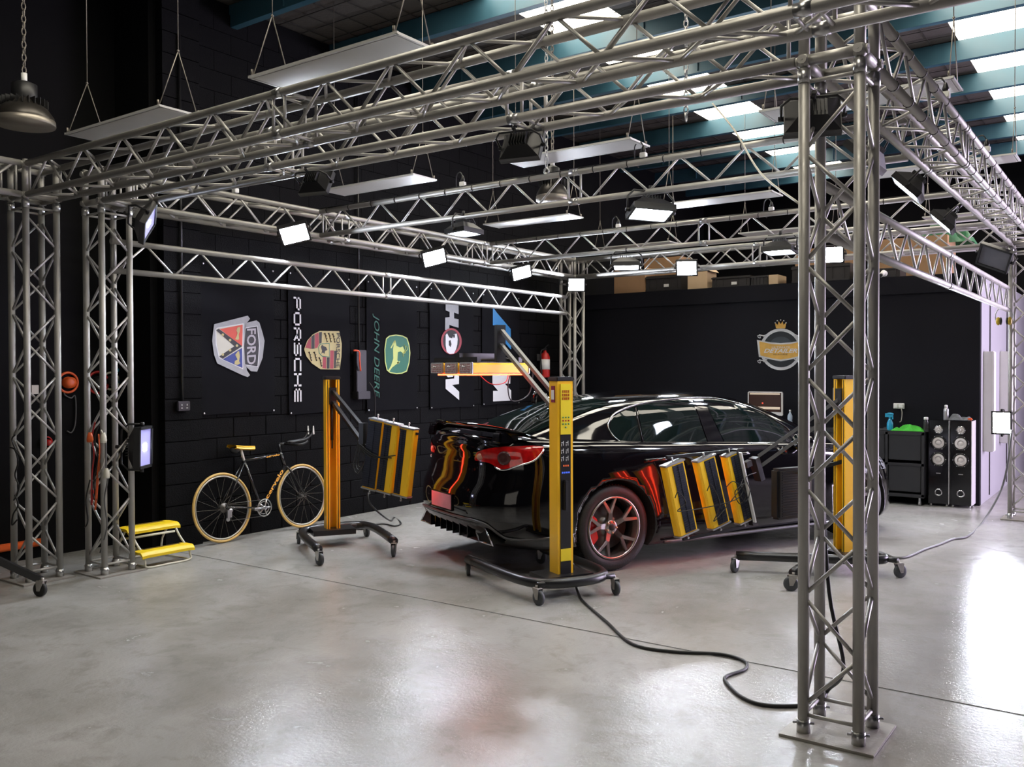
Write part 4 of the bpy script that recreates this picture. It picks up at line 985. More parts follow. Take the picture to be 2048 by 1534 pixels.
prt(b2, [C1([(1512, 600), (1535, 558), (1655, 548), (1657, 735), (1560, 722), (1520, 680)])], pgrn); prt(b2, [C1([(1520, 602), (1540, 568), (1648, 558), (1650, 725), (1562, 712), (1528, 675)])], pgold)
prt(b2, [C1([(1545, 600), (1560, 570), (1580, 590), (1610, 600), (1630, 640), (1600, 650), (1590, 690), (1570, 670), (1550, 690), (1560, 650)])], pblk)
am = []
for x, y in ((1600, 420), (1650, 420), (1700, 425), (1400, 660), (1465, 660), (1530, 730)):
    am += [C1([(x, y), (x+12, y+60), (x+26, y+120)]), C1([(x-14, y+5), (x+4, y+25)]), C1([(x+20, y+35), (x+8, y+50)]), C1([(x+28, y+70), (x+16, y+80)]), C1([(x+34, y+105), (x+22, y+115)])]
prt(b2, am, pblk, 'print', .004)
txt(b2, 'PORSCHE', p6(1745, 425), p6(1738, 868), p6(1792, 425), pblk, .01)
b3 = banner('black banner with dark green lettering and a leaping deer badge', 3.45, 4.33, 1.18, 2.72, .4, 3)
C3 = lambda L: [(720+x/5.48, 580+y/5.48) for x, y in L]; p5 = lambda x, y: (720+x/5.48, 580+y/5.48)
og = [(285, 530), (320, 500), (395, 488), (470, 500), (518, 525), (542, 600), (552, 690), (542, 800), (515, 893), (460, 917), (400, 922), (330, 910), (293, 880), (273, 790), (268, 650)]
prt(b3, [C3(og)], pyl); prt(b3, [C3([(410+(x-410)*.93, 705+(y-705)*.95) for x, y in og])], pgrn)
prt(b3, [C3([(375, 555), (388, 552), (400, 612), (440, 630), (470, 618), (500, 690), (480, 700), (445, 672), (415, 682), (410, 768), (428, 800), (400, 812), (352, 850), (325, 888), (308, 885), (340, 830), (365, 750), (362, 650)]), C3([(375, 555), (388, 560), (345, 640), (333, 635)]), C3([(405, 790), (440, 778), (430, 800), (412, 815)])], pyl)
prt(b3, [C3([(480, 690), (500, 640), (485, 600)]), C3([(485, 690), (520, 650), (510, 615)]), C3([(470, 690), (475, 730)])], pyl, 'print', .006)
txt(b3, 'JOHN DEERE', p5(138, 255), p5(140, 1145), p5(212, 300), ptq, .0)
b4 = banner('black banner with big grey letters and a red ringed lion badge', 4.57, 5.47, 1.17, 2.72, 1.3, 4)
C4 = lambda L: [(840+x/5.9, 580+y/5.9) for x, y in L]
prt(b4, [C4([(303, 150), (455, 170), (455, 285), (402, 265), (402, 335), (455, 345), (455, 445), (392, 428), (347, 410), (345, 475), (296, 470), (298, 325), (350, 320), (350, 258), (303, 240)])], silv)
prt(b4, [C4([(300, 950), (460, 955), (460, 1110), (378, 1120), (462, 1200), (462, 1298), (302, 1165), (302, 1055), (402, 1045), (408, 985), (388, 1025), (330, 1030), (303, 1000)])], pwh)
ring = [(370+122*math.cos(k*PI/16), 605+155*math.sin(k*PI/16)) for k in range(32)]
prt(b4, [C4(ring)], pmar); prt(b4, [C4([(370+(x-370)*.80, 605+(y-605)*.86) for x, y in ring])], pblk)
prt(b4, [C4([(303, 530), (320, 510), (345, 560), (380, 570), (400, 520), (435, 515), (445, 580), (440, 640), (425, 700), (400, 750), (350, 755), (315, 730), (303, 650)])], pwh)
prt(b4, [C4([(340, 600), (360, 590), (372, 640), (360, 675), (340, 650)]), C4([(385, 535), (412, 520), (412, 560), (395, 565)]), C4([(330, 500), (370, 490), (378, 545), (345, 550)])], pblk)
b5 = banner('black banner with a blue slash and a white letter, nearest the back wall', 5.66, 6.53, 1.18, 2.72, 1.1, 5)
prt(b5, [C4([(860, 200), (905, 265), (1070, 460), (1075, 700), (1060, 690), (985, 600), (980, 430), (860, 415)])], pbl2)
prt(b5, [C4([(855, 985), (1065, 985), (1065, 1105), (1000, 1105), (1075, 1185), (1077, 1305), (862, 1315), (862, 1190), (922, 1190), (855, 1110)])], pwh)

# round emblem on the black office wall
em = thing('wall_emblem', 'round silver and gold crowned emblem on the black office wall', 'wall sign', on(1, YB-.03, 1561, 700))
EX = lambda x, y, o=0: on(1, YB-.012-o, 1470+x/5.9, 600+y/5.9)
def eprt(polys, m, o, name='print'):
    m_ = MB()
    for P_ in polys: m_.prism([EX(x, y, o) for x, y in P_], V((0, .004, 0)))
    return m_.build(name, m, em)
esil = mat('emblem_silver', (.55, .56, .58), .35, .1, noise=.3, nscale=6); egold = mat('emblem_gold', (.62, .36, .08), .35, .1, noise=.4, nscale=8); edark = mat('emblem_dark', (.015, .02, .024), .35, noise=.3)
circ = lambda r, n=40: [(540+r*math.cos(2*PI*k/n), 582+r*math.sin(2*PI*k/n)) for k in range(n)]
eprt([circ(246)], esil, .0, 'ring'); eprt([circ(212)], edark, .004, 'disc'); eprt([circ(150)], mat('emblem_slate', (.04, .05, .06), .4, noise=.3), .005, 'inner_disc')
eprt([[(258, 470), (420, 500), (540, 508), (660, 500), (822, 470), (800, 672), (640, 705), (540, 722), (440, 705), (282, 672)]], esil, .009, 'ribbon_edge')
eprt([[(285, 488), (430, 520), (540, 526), (650, 520), (795, 488), (780, 655), (640, 688), (540, 702), (440, 688), (300, 655)]], egold, .013, 'ribbon')
eprt([[(485, 335), (468, 262), (505, 295), (515, 250), (538, 285), (562, 250), (572, 295), (605, 262), (592, 335)]], egold, .006, 'crown')
for x, y in ((474, 270), (500, 245), (538, 236), (575, 245), (602, 270)): MB().ball(EX(x, y, .008), .009, 8).build('crown_pearl', esil, em)
for sx_ in (-1, 1):
    for cy_ in (430, 725):
        m_ = MB(); m_.path([EX(540+sx_*(245-14*k*.6*math.cos(k*.9)), cy_+ (26-2.6*k)*math.sin(k*.9), .006) for k in range(9)], .006, 5)
        m_.path(smooth_path([EX(540+sx_*255, cy_-20, .006), EX(540+sx_*200, cy_-10, .006), EX(540+sx_*160, cy_-28, .006)], 4), .006, 5)
        m_.build('scroll', esil, em)
def etxt(s_, x0, x1, y0_, y1_, m, o, sh=0, of=0):
    A, B, C_ = EX(x0, y1_, o), EX(x1, y1_, o), EX(x0, y0_, o); m_ = MB(); text(m_, s_, A, (B-A).normalized(), (C_-A).normalized(), (B-A).length, (C_-A).length, sh, of); m_.build('lettering', m, em)
etxt('ULTIMATE', 435, 650, 548, 572, pwh, .0155); etxt('DETAILER', 340, 735, 575, 622, pwh, .0155, .35, .02); etxt('MELBOURNE', 452, 620, 634, 650, pblk, .0155)

# ------------------------------------------------------------------ bicycle leaning on the wall
bk = thing('bicycle', 'black road bicycle with yellow rimmed wheels leaning against the wall', 'bicycle', (-6.03, 1.87, 0))
def bp(y, z, o=0): return V((-6.01-.10*z+o, y, z))       # the leaning plane of the frame
HR, HF = (1.345, .338), (2.345, .338); bb = (1.80, .285); st_ = (1.635, .765); ht = (2.10, .80); hb2 = (2.14, .665)
yt = mat('tan_yellow_tyre', (.62, .40, .12), .5, noise=.12); bfr = mat('black_bike_frame', (.012, .012, .013), .2, noise=.1, coat=.5); rimm = mat('pale_rim', (.5, .48, .42), .3, .7, noise=.1)
axn = V((1, 0, .10)).normalized()
for cy_, cz_ in (HR, HF):
    c = bp(cy_, cz_); u = V((0, 1, 0)); v = V((-.10, 0, 1)).normalized()
    wt_ = MB().path([c+u*(.325*math.cos(2*PI*k/56))+v*(.325*math.sin(2*PI*k/56)) for k in range(56)], .0125, 8, True).build('wheel', yt, bk)
    MB().path([c+u*(.302*math.cos(2*PI*k/56))+v*(.302*math.sin(2*PI*k/56)) for k in range(56)], .009, 6, True).build('rim', rimm, wt_)
    m_ = MB()
    for k in range(18):
        a = 2*PI*k/18; e = c+axn*(.03 if k % 2 else -.03)+(u*math.cos(a+1.2)+v*math.sin(a+1.2))*.02; m_.tube(e, c+(u*math.cos(a)+v*math.sin(a))*.30, .0011, 4, cap=False)
    m_.build('spoke', wirem, wt_); MB().tube(c-axn*.05, c+axn*.05, .014, 10).build('hub', steel, wt_)
m_ = MB()
for a, b, r_ in ((st_, ht, .014), (hb2, bb, .021), (bb, st_, .016)): m_.tube(bp(*a), bp(*b), r_, 12)
for s_ in (-1, 1): m_.tube(bp(bb[0], bb[1], .02*s_), bp(HR[0], HR[1], .055*s_), .009, 8); m_.tube(bp(st_[0], st_[1], .015*s_), bp(HR[0], HR[1], .055*s_), .008, 8)
m_.tube(bp(ht[0]-.01, ht[1]+.02), bp(*hb2), .019, 12); m_.build('frame', bfr, bk)
m_ = MB()
for s_ in (-1, 1): m_.path(smooth_path([bp(hb2[0], hb2[1], .02*s_), bp(2.19, .60, .045*s_), bp(HF[0], HF[1], .05*s_)], 4), .012, 8)
m_.build('fork', bfr, bk)
m_ = MB(); m_.tube(bp(*st_), bp(1.605, .885), .013, 10); m_.build('seat_post', whitep, bk)
m_ = MB(); rows = []
for i in range(12):
    t_ = i/11; y = 1.50+.27*t_; wd_ = .065*(1-t_)**.8+.016; z = .905+.02*(1-t_)**2-.01*t_
    rows.append([bp(y, z-.012*abs(math.sin(a))**1-.02*(a in (0, PI)), 0)+V((math.cos(a)*wd_, 0, math.sin(a)*.022)) for a in [2*PI*k/12 for k in range(13)]])
m_.grid(rows); sad = m_.build('saddle', mat('saddle_yellow', (.80, .48, .03), .4, noise=.08), bk, 'yellow topped saddle')
MB().ball(bp(1.53, .88), .055, 12, (.9, 1.0, .6)).build('saddle_bag', blk, bk)
m_ = MB(); hst = bp(2.085, .90)
m_.tube(bp(2.10, .81), hst, .014, 10); m_.tube(hst, hst+V((.0, .07, .0)), .014, 10)
m_.path(smooth_path([hst+V((-.05, .07, 0)), hst+V((.0, .07, 0)), hst+V((.20, .07, 0)), hst+V((.21, .16, .01)), hst+V((.21, .20, .03))], 4), .012, 8)
m_.path(smooth_path([hst+V((.05, .06, .02)), hst+V((.05, .20, .03)), hst+V((.05, .30, .05)), hst+V((.05, .35, .12))], 4), .011, 8); m_.path(smooth_path([hst+V((.10, .06, .02)), hst+V((.10, .20, .03)), hst+V((.10, .30, .05)), hst+V((.10, .37, .10))], 4), .011, 8)
m_.build('handlebar', blk, bk)
m_ = MB()
for x_, y_ in ((.05, .35), (.10, .38)): m_.box(hst+V((x_, y_, .13)), (.012, .02, .09), taper=.5)
m_.build('brake_lever', whitep, bk)
m_ = MB(); cb = bp(bb[0], bb[1], .055)
m_.path([cb+V((0, .085*math.cos(2*PI*k/32), .085*math.sin(2*PI*k/32))) for k in range(32)], .006, 6, True); m_.path([cb+V((-.008, .062*math.cos(2*PI*k/32), .062*math.sin(2*PI*k/32))) for k in range(32)], .005, 6, True)
for k in range(5): m_.tube(cb, cb+V((0, .085*math.cos(2*PI*k/5), .085*math.sin(2*PI*k/5))), .008, 8)
m_.tube(cb-V((.12, 0, 0)), cb+V((.02, 0, 0)), .02, 12); m_.tube(cb+V((.02, 0, 0)), cb+V((.02, -.17, .01)), .011, 10); m_.tube(cb+V((.02, -.165, .01)), cb+V((.09, -.165, .01)), .014, 8)
m_.build('crankset', steel, bk)
m_ = MB(); rc_ = bp(HR[0], HR[1], .045)
for k in range(6): m_.lathe(rc_+V((-.004*k, 0, 0)), (1, 0, 0), [(.018+.006*k, 0), (.018+.006*k, .002)], 24)
m_.build('cassette', mat('dark_steel', (.14, .13, .12), .4, .8, noise=.2), bk)
m_ = MB(); m_.box(rc_+V((.02, .03, -.06)), (.02, .05, .07)); m_.ball(rc_+V((.015, .02, -.11)), .024, 10, (.4, 1, 1)); m_.ball(rc_+V((.015, .05, -.03)), .026, 10, (.5, 1, .8)); m_.build('derailleur', silver, bk)
m_ = MB(); m_.path([rc_+V((.0, 0, .035)), cb+V((0, 0, .083))], .003, 4); m_.path([rc_+V((0, .02, -.13)), cb+V((0, 0, -.083))], .003, 4); m_.build('chain', mat('dark_steel', (.14, .13, .12), .4, .8), bk)
m_ = MB(); A = bp(1.855, .37, .026); B = bp(2.105, .66, .026); d_ = (B-A).normalized(); up__ = V((-.1, -d_.z, d_.y)).normalized()
text(m_, 'cervelo', A-up__*.02, d_, up__, (B-A).length*.92, .042, 0, .02); m_.build('lettering', mat('orange_lettering', (.85, .38, .03), .5), bk)
m_ = MB(); A = bp(1.90, .785, .018); text(m_, 'cervelo', A-V((0, 0, .012)), (bp(*ht)-bp(*st_)).normalized(), V((-.1, 0, 1)), .17, .022, 0, .02); m_.build('lettering', mat('orange_lettering', (.85, .38, .03), .5), bk)

# ------------------------------------------------------------------ two-step stool
ss = thing('step_stool', 'low two step stool with yellow treads and cream tube frame', 'step stool', (-5.8, .45, 0))
def tread(x0, x1, y0_, y1_, z):
    m_ = MB(); rows = []
    for i in range(9):
        x = x0+(x1-x0)*i/8; dz = -.03*max(0, (i-6)/2)**2-.02*max(0, (1-i))
        rows.append([V((x, y0_+(y1_-y0_)*j/10, z+dz-.006*(j in (0, 10)))) for j in range(11)])
    m_.grid(rows); m_.grid([[p-V((0, 0, .022)) for p in r] for r in rows]); 
    e = rows[0]; 
    for a in (rows[0], rows[-1]): m_.grid([a, [p-V((0, 0, .022)) for p in a]])
    for j in (0, 10): m_.grid([[r[j] for r in rows], [r[j]-V((0, 0, .022)) for r in rows]])
    tr = m_.build('tread', stepy, ss); g_ = MB()
    for i in (1, 2): g_.box((x0+(x1-x0)*(.1+.12*i), (y0_+y1_)/2, z+.001), (.008, (y1_-y0_)*.7, .003))
    g_.build('tread_groove', mat('tread_groove', (.12, .08, .01), .6), tr)
tread(-5.72, -5.56, .20, .70, .145); tread(-6.0, -5.80, .22, .72, .315)
fr = MB(); R_ = .0095
fr.path(smooth_path([(-5.62, .24, .13), (-5.58, .235, .06), (-5.57, .25, .012), (-5.565, .45, .010), (-5.57, .65, .012), (-5.58, .665, .06), (-5.62, .66, .13)], 3), R_, 8)
for y in (.26, .68):
    fr.path(smooth_path([(-5.66, y, .12), (-5.76, y, .20), (-5.84, y, .295)], 3), R_, 8)
fr.path(smooth_path([(-5.9, .26, .30), (-6.02, .26, .15), (-6.06, .27, .012), (-6.06, .45, .010), (-6.06, .67, .012), (-6.02, .68, .15), (-5.9, .68, .30)], 3), R_, 8)
fr.tube((-5.99, .26, .2), (-5.99, .68, .2), R_, 8); fr.tube((-5.80, .28, .235), (-5.80, .66, .235), R_, 8)
for y in (.26, .66): fr.tube((-5.60, y, .012), (-6.05, y, .012), R_*.9, 8)
fr.build('frame', cream, ss)

# ------------------------------------------------------------------ wall fittings
t = thing('power_outlet', 'black double power outlet with conduit on the block pier', 'outlet', (XL+.08, .99, 1.14)); o_p = on(0, XL+.09, 365, 812)
MB().box((XL+.095, o_p.y, o_p.z), (.05, .13, .09)).build('outlet_box', blk, t, bevel=.006)
m_ = MB(); 
for dy in (-.028, .028): m_.box((XL+.122, o_p.y+dy, o_p.z+.012), (.004, .006, .016)); m_.box((XL+.122, o_p.y+dy, o_p.z-.018), (.004, .016, .006))
m_.build('socket_mark', whitep, t); MB().tube((XL+.085, o_p.y, o_p.z+.04), (XL+.085, o_p.y, 4.8), .013, 10).build('conduit', blkm, t)
t = thing('switch_box', 'black isolator box with an orange plug lead between two banners', 'outlet', (XL+.03, 3.3, 1.4)); a = on(0, XL+.05, 703, 700); b = on(0, XL+.05, 737, 795)
MB().box((XL+.05, (a.y+b.y)/2, (a.z+b.z)/2), (.06, abs(b.y-a.y)*.6, abs(a.z-b.z))).build('outlet_box', blkm, t, bevel=.006)
MB().box((XL+.05, (a.y+b.y)/2+.02, b.z+.03), (.10, .2, .09)).build('socket_strip', blk, t, bevel=.006)
MB().tube((XL+.03, (a.y+b.y)/2, a.z), (XL+.03, (a.y+b.y)/2, 4.8), .013, 10).build('conduit', blkm, t)
m_ = MB(); m_.path(smooth_path([on(0, XL+.10, 707, 701), on(0, XL+.12, 718, 703), on(0, XL+.12, 719, 720), on(0, XL+.10, 721, 742)], 4), .010, 8); m_.build('orange_lead', mat('vivid_orange_lead', (.7, .08, .03), .4), t)  # lead in plain orange plastic
cable('drop_cable', [on(0, XL+.09, 738, 765), on(0, XL+.12, 749, 785), on(0, XL+.10, 750, 830), on(0, XL+.10, 745, 850)], .007, cord, 'black lead dropping from the isolator box on the wall')
fe = thing('fire_extinguisher', 'red fire extinguisher hung at the far end of the banner wall', 'extinguisher', (XL+.1, 7.03, 1.5)); a = on(0, XL+.12, 1089, 755); 
MB().lathe((XL+.13, a.y, a.z), (0, 0, 1), [(.068, 0), (.072, .02), (.072, .30), (.055, .35), (.022, .38), (.022, .40)], 24).build('cylinder', red, fe)
MB().lathe((XL+.13, a.y, a.z+.12), (0, 0, 1), [(.0735, 0), (.0735, .15)], 24).build('paper_label', whitep, fe)
m_ = MB(); m_.box((XL+.13, a.y, a.z+.42), (.03, .05, .04)); m_.tube((XL+.13, a.y, a.z+.44), (XL+.13, a.y+.09, a.z+.49), .008, 8); m_.path(smooth_path([(XL+.13, a.y-.02, a.z+.42), (XL+.13, a.y-.11, a.z+.38), (XL+.14, a.y-.12, a.z+.2), (XL+.14, a.y-.10, a.z+.05)], 5), .010, 8); m_.build('valve_and_hose', blk, fe)
MB().box((XL+.03, a.y, a.z+.3), (.05, .06, .1)).build('wall_hook', steel, fe)

# bench, speakers and the things on them
cb_ = thing('storage_cabinet', 'long black cabinet of cube drawers against the office wall', 'cabinet', (-2.6, 7.8, 0)); ct = .90
x0, x1, yf, yk = -3.9, -.97, 7.62, 8.02
m_ = MB(); m_.box(((x0+x1)/2, (yf+yk)/2, ct-.02), (x1-x0, yk-yf, .04)); m_.box(((x0+x1)/2, (yf+yk)/2, .12), (x1-x0, yk-yf, .04)); nn_ = 7
for k in range(nn_+1): m_.box((x0+.015+(x1-x0-.03)*k/nn_, (yf+yk)/2, ct/2+.05), (.03, yk-yf, ct-.12))
m_.box(((x0+x1)/2, (yf+yk)/2, ct/2+.05), (x1-x0, yk-yf, .03)); m_.box(((x0+x1)/2, yk-.01, ct/2+.05), (x1-x0, .02, ct-.1)); m_.build('carcass', mat('black_laminate', (.016, .016, .018), .45, noise=.2), cb_)
for k in range(nn_):
    for r_ in range(2):
        cx_ = x0+.015+(x1-x0-.03)*(k+.5)/nn_; d_ = MB().box((cx_, yf+.03, .33+.385*r_), ((x1-x0)/nn_-.05, .04, .33)).build('drawer', mat('black_drawer', (.013, .013, .015), .5, noise=.2), cb_, bevel=.006)
for k in range(4): MB().tube((x0+.1+k*.92, yf+.06, .03), (x0+.13+k*.92, yf+.06, .03), .03, 14).box((x0+.115+k*.92, yf+.06, .075), (.02, .05, .05)).build('caster', steel, cb_)
def speaker(label, x):
    t = thing('tower_speaker', label, 'loudspeaker', (x, 7.9, 0)); W, D, H, yf = .225, .30, 1.01, 7.76
    MB().box((x, yf+D/2, .03+H/2), (W, D, H)).build('cabinet', mat('gloss_black_front', (.008, .008, .009), .12, noise=.1), t, bevel=.004)
    MB().box((x+W/2+.003, yf+D/2, .03+H/2), (.006, D, H)).build('side_panel', mat('pale_side_panel', (.6, .58, .6), .35, noise=.04), t)
    for z, r_ in ((.93, .040), (.77, .072), (.57, .072)):
        c = V((x, yf, z)); dr = MB().lathe(c, (0, -1, 0), [(r_*1.25, 0), (r_*1.25, .008), (r_*1.05, .014), (r_, .006)], 28).build('driver_ring', chrome if r_ < .05 else mat('dark_ring', (.03, .03, .03), .2, .6), t)
        MB().lathe(c, (0, -1, 0), [(r_*.95, .007), (r_*.85, .012), (r_*.4, .004), (r_*.3, .012), (.001, .016)], 24).build('cone', mat('pale_cone', (.62, .58, .56), .4, noise=.1), dr)
        m_ = MB()
        for k in range(6): m_.ball(c+V((math.cos(k*PI/3)*r_*1.16, -.013, math.sin(k*PI/3)*r_*1.16)), .006, 6)
        m_.build('screw', steel, dr)
    MB().lathe((x, yf, .17), (0, -1, 0), [(.045, 0), (.045, .008), (.032, .010), (.030, -.01), (.001, -.012)], 24).build('bass_port', chrome, t)
    MB().box((x, yf-.003, .40), (.05, .004, .010)).build('badge', steel, t)
    m_ = MB()
    for i in (-1, 1):
        for j in (.03, D-.03): m_.tube((x+i*.09, yf+j, 0), (x+i*.09, yf+j, .03), .015, 10)
    m_.build('foot', steel, t)
speaker('black tower speaker with pale cones, left of the pair', -.835); speaker('black tower speaker with a pale side, right of the pair at the wall corner', -.59)
im = thing('desktop_computer', 'silver all in one computer on the bench behind the windscreen', 'computer', (-2.96, 7.75, ct)); a, b = on(1, 7.76, 1496, 783), on(1, 7.76, 1566, 832)
cx_, w_, zt_, zb_ = (a.x+b.x)/2, b.x-a.x, a.z, b.z
MB().box((cx_, 7.76, (zt_+zb_)/2), (w_, .035, zt_-zb_)).build('case', mat('pale_silver', (.62, .60, .58), .4, noise=.05), im, bevel=.01)
hh = zt_-zb_; sc1 = MB().box((cx_, 7.740, zt_-hh*.44), (w_*.92, .004, hh*.80)).build('screen', mat('lit_screen', (.01, .006, .006), .2, emit=(.05, .02, .015), es=.4), im)
m_ = MB(); m_.box((cx_, 7.737, zt_-hh*.09), (w_*.86, .002, hh*.06)); m_.box((cx_, 7.737, zt_-hh*.68), (w_*.86, .002, hh*.10)); m_.build('window_bar', mat('screen_bar', (.3, .25, .2), .3, emit=(.75, .6, .45), es=.55), sc1)
m_ = MB(); m_.ball((cx_-.03, 7.739, zt_-hh*.48), .014, 8, (1, .2, .8)); m_.build('screen_picture', mat('screen_red', (.5, .05, .03), .3, emit=(1, .1, .05), es=.8), sc1)
m_ = MB(); m_.box((cx_, 7.79, (zb_+ct)/2), (.12, .02, zb_-ct+.06)); m_.box((cx_, 7.78, ct+.006), (.16, .13, .012)); m_.build('stand_foot', silver, im)
def bottle(name, label, x, prof, m, capm, ch=.03, cat='bottle', y=7.74):
    t = thing(name, label, cat, (x, y, ct)); MB().lathe((x, y, ct), (0, 0, 1), prof, 18).build('bottle_body', m, t)
    r_, h = prof[-1]; MB().lathe((x, y, ct+h), (0, 0, 1), [(r_*1.15, -.004), (r_*1.15, ch), (r_*.9, ch+.004)], 14).build('cap', capm, t); return t
clear = mat('clear_plastic', (.35, .42, .5), .1, noise=.1)
x_ = on(1, 7.74, 1580, 840).x; bottle('water_bottle', 'clear plastic water bottle with a blue label beside the computer', x_, [(.03, 0), (.033, .01), (.033, .07), (.028, .09), (.033, .11), (.032, .15), (.012, .19), (.011, .205)], clear, whitep, .02)
x_ = on(1, 7.74, 1780, 850).x; t = bottle('spray_bottle', 'turquoise spray bottle on the cabinet beside the green cloth', x_, [(.035, 0), (.037, .01), (.037, .09), (.02, .13), (.014, .15)], blueb, blueb, .02)
m_ = MB(); m_.box((x_-.01, 7.74, ct+.19), (.09, .03, .045)); m_.box((x_+.03, 7.74, ct+.165), (.012, .02, .05)); m_.ball((x_, 7.74, ct+.205), .035, 10, (1.3, .6, .5)); m_.build('spray_head', blueb, t)
x_ = on(1, 7.74, 1852, 850).x; bottle('polish_bottle', 'black and white bottle at the right end of the cabinet', x_, [(.028, 0), (.03, .01), (.03, .12), (.022, .14), (.022, .15)], mat('dark_bottle', (.03, .03, .03), .2), whitep, .025)
def on_sp(name, label, x, cat, z=1.042): return thing(name, label, cat, (x, 7.86, z))
x_ = on(1, 7.84, 1892, 830).x; t = on_sp('aerosol_can', 'silver aerosol can on top of the tower speakers', x_, 'spray can'); MB().lathe((x_, 7.84, 1.042), (0, 0, 1), [(.028, 0), (.03, .005), (.03, .13), (.02, .15)], 18).build('can', silver, t); MB().lathe((x_, 7.84, 1.192), (0, 0, 1), [(.018, 0), (.018, .03), (.01, .035)], 12).build('cap', whitep, t)
def heap(name, label, cx_, cy_, z, L, W, H, m, seed, cat):
    random.seed(seed); rows = []
    ph = [random.uniform(0, 6) for _ in range(6)]
    for i in range(21):
        u = i/20; r = []
        for j in range(13):
            v = j/12; e = max(0, (1-(2*u-1)**4))*max(0, (1-(2*v-1)**4))
            r.append(V((cx_-L/2+L*u+.012*math.sin(v*9+ph[3]), cy_-W/2+W*v, z+.004+e*H*(.55+.28*math.sin(u*9+ph[0]+v*3)+.20*math.sin(u*17+v*8+ph[1])))))
        rows.append(r)
    m_ = MB().grid(rows); m_.grid([[V((p.x, p.y, z)) for p in rows[0]], rows[0]]); return tag(m_.build(name, m), label, cat)
a = on(1, 7.74, 1818, 850); heap('microfibre_cloth', 'crumpled bright green cloth on the cabinet', a.x, 7.78, ct, .38, .22, .09, green, 3, 'cloth')
heap('dark_cloth', 'dark folded cloth left of the turquoise bottle', a.x-.28, 7.80, ct, .24, .2, .035, mat('dark_cloth', (.02, .02, .022), .8, noise=.2), 8, 'cloth')
a = on(1, 7.84, 1917, 832); heap('grey_cloth', 'crumpled grey cloth on top of the tower speakers', a.x, 7.90, 1.042, .26, .16, .075, greyc, 5, 'cloth')
a = on(1, 7.84, 1939, 835); tag(MB().box((a.x, 7.86, 1.058), (.05, .06, .03)).build('orange_sponge', orange, bevel=.008), 'small orange sponge at the right edge of the speakers', 'sponge')
t = thing('wall_socket', 'white wall socket with two white plugs above the cabinet', 'outlet', on(1, YB-.02, 1798, 812)); a = on(1, YB-.02, 1798, 812)
MB().box(a, (.13, .02, .07)).build('socket_plate', whitep, t, bevel=.003); m_ = MB()
for dx in (-.03, .03): m_.box(a+V((dx, -.03, 0)), (.045, .05, .045))
m_.build('plug', whitep, t); m_ = MB().path(smooth_path([a+V((.03, -.05, -.01)), a+V((.05, -.06, -.08)), a+V((.04, -.06, -.18)), a+V((.02, -.05, -.20))], 5), .005, 6); m_.build('lead', cordw, t)
t = thing('security_camera', 'small white security camera high on the black office wall', 'camera', on(1, YB-.03, 1768, 547)); a = on(1, YB-.03, 1768, 547)
MB().lathe(a, (0, -1, 0), [(.04, -.02), (.04, .01), (.02, .02)], 16).build('mount', whitep, t); MB().tube(a+V((.0, -.01, .02)), a+V((-.01, -.11, -.03)), .028, 14).build('camera_body', whitep, t); MB().tube(a+V((-.01, -.10, -.025)), a+V((-.012, -.12, -.035)), .022, 14).build('lens', blk, t)

# boxes on the mezzanine, standing on the office roof
MZ = 2.84
def boxat(name, label, xa, ya_, xb, m, y=8.16, cat='box', dep=.35, zb=None, flap=False, ribs=False, lab=None):
    A = on(1, y, xa, ya_); B = on(1, y, xb, ya_); z0_ = MZ if zb is None else zb; H = max(.10, A.z-z0_); t = thing(name, label, cat, ((A.x+B.x)/2, y+dep/2, z0_)); c = V(((A.x+B.x)/2, y+dep/2, z0_+H/2)); W = B.x-A.x
    MB().box(c, (W, dep, H)).build('box_body', m, t, bevel=.005)
    if flap:
        m_ = MB(); m_.box(c+V((-W/2-.02, 0, H/2+.02)), (.05, dep*.95, .004), (V((.8, 0, .6)), V((0, 1, 0)), V((-.6, 0, .8)))); m_.box(c+V((W/2+.02, 0, H/2+.02)), (.06, dep*.95, .004), (V((.7, 0, -.7)), V((0, 1, 0)), V((.7, 0, .7)))); m_.build('flap', m, t)
    if ribs:
        m_ = MB(); m_.box(c+V((0, -dep/2-.006, H*.38)), (W*1.02, .02, H*.12)); m_.box(c+V((0, -dep/2-.006, -H*.42)), (W*1.0, .02, H*.08))
        for k in range(5): m_.box(c+V((-W*.4+W*.2*k, -dep/2-.004, 0)), (.012, .012, H*.7))
        m_.build('rib', m, t)
    if lab:
        MB().box(c+V((lab*W, -dep/2-.018, -H*.15)), (.08, .004, .04)).build('paper_label', whitep, t)
    return t
boxat('cardboard_box', 'brown cardboard box at the left end above the black wall', 1228, 545, 1290, card, flap=True)
boxat('cardboard_box', 'brown cardboard box behind the left crates, partly hidden by the back truss', 1288, 518, 1362, card, y=8.6)
boxat('storage_crate', 'dark crate with a small white label beside the left cardboard box', 1292, 553, 1362, crate, ribs=True, lab=.1)
boxat('carton', 'open pale carton under the left floodlight of the back beam', 1375, 545, 1414, tanbox, flap=True)
boxat('storage_crate', 'wide dark crate with a white label, right of the open carton', 1424, 555, 1500, crate, ribs=True, lab=.1)
boxat('storage_crate', 'dark crate ending in a pale carton, left of the near column', 1502, 552, 1536, crate, ribs=True)
boxat('carton', 'small pale carton beside the near column', 1537, 550, 1556, tanbox)
boxat('storage_crate', 'long dark crate seen through the near column', 1584, 533, 1700, crate, ribs=True)
boxat('storage_crate', 'dark brown crate right of the near column', 1712, 540, 1800, crate, ribs=True)
boxat('cardboard_box', 'large brown cardboard box under the green tarp', 1755, 480, 1895, card, y=8.75, dep=.6)
boxat('cardboard_box', 'brown cardboard box showing behind the right floodlight of the back beam', 1590, 500, 1700, card, y=8.8)
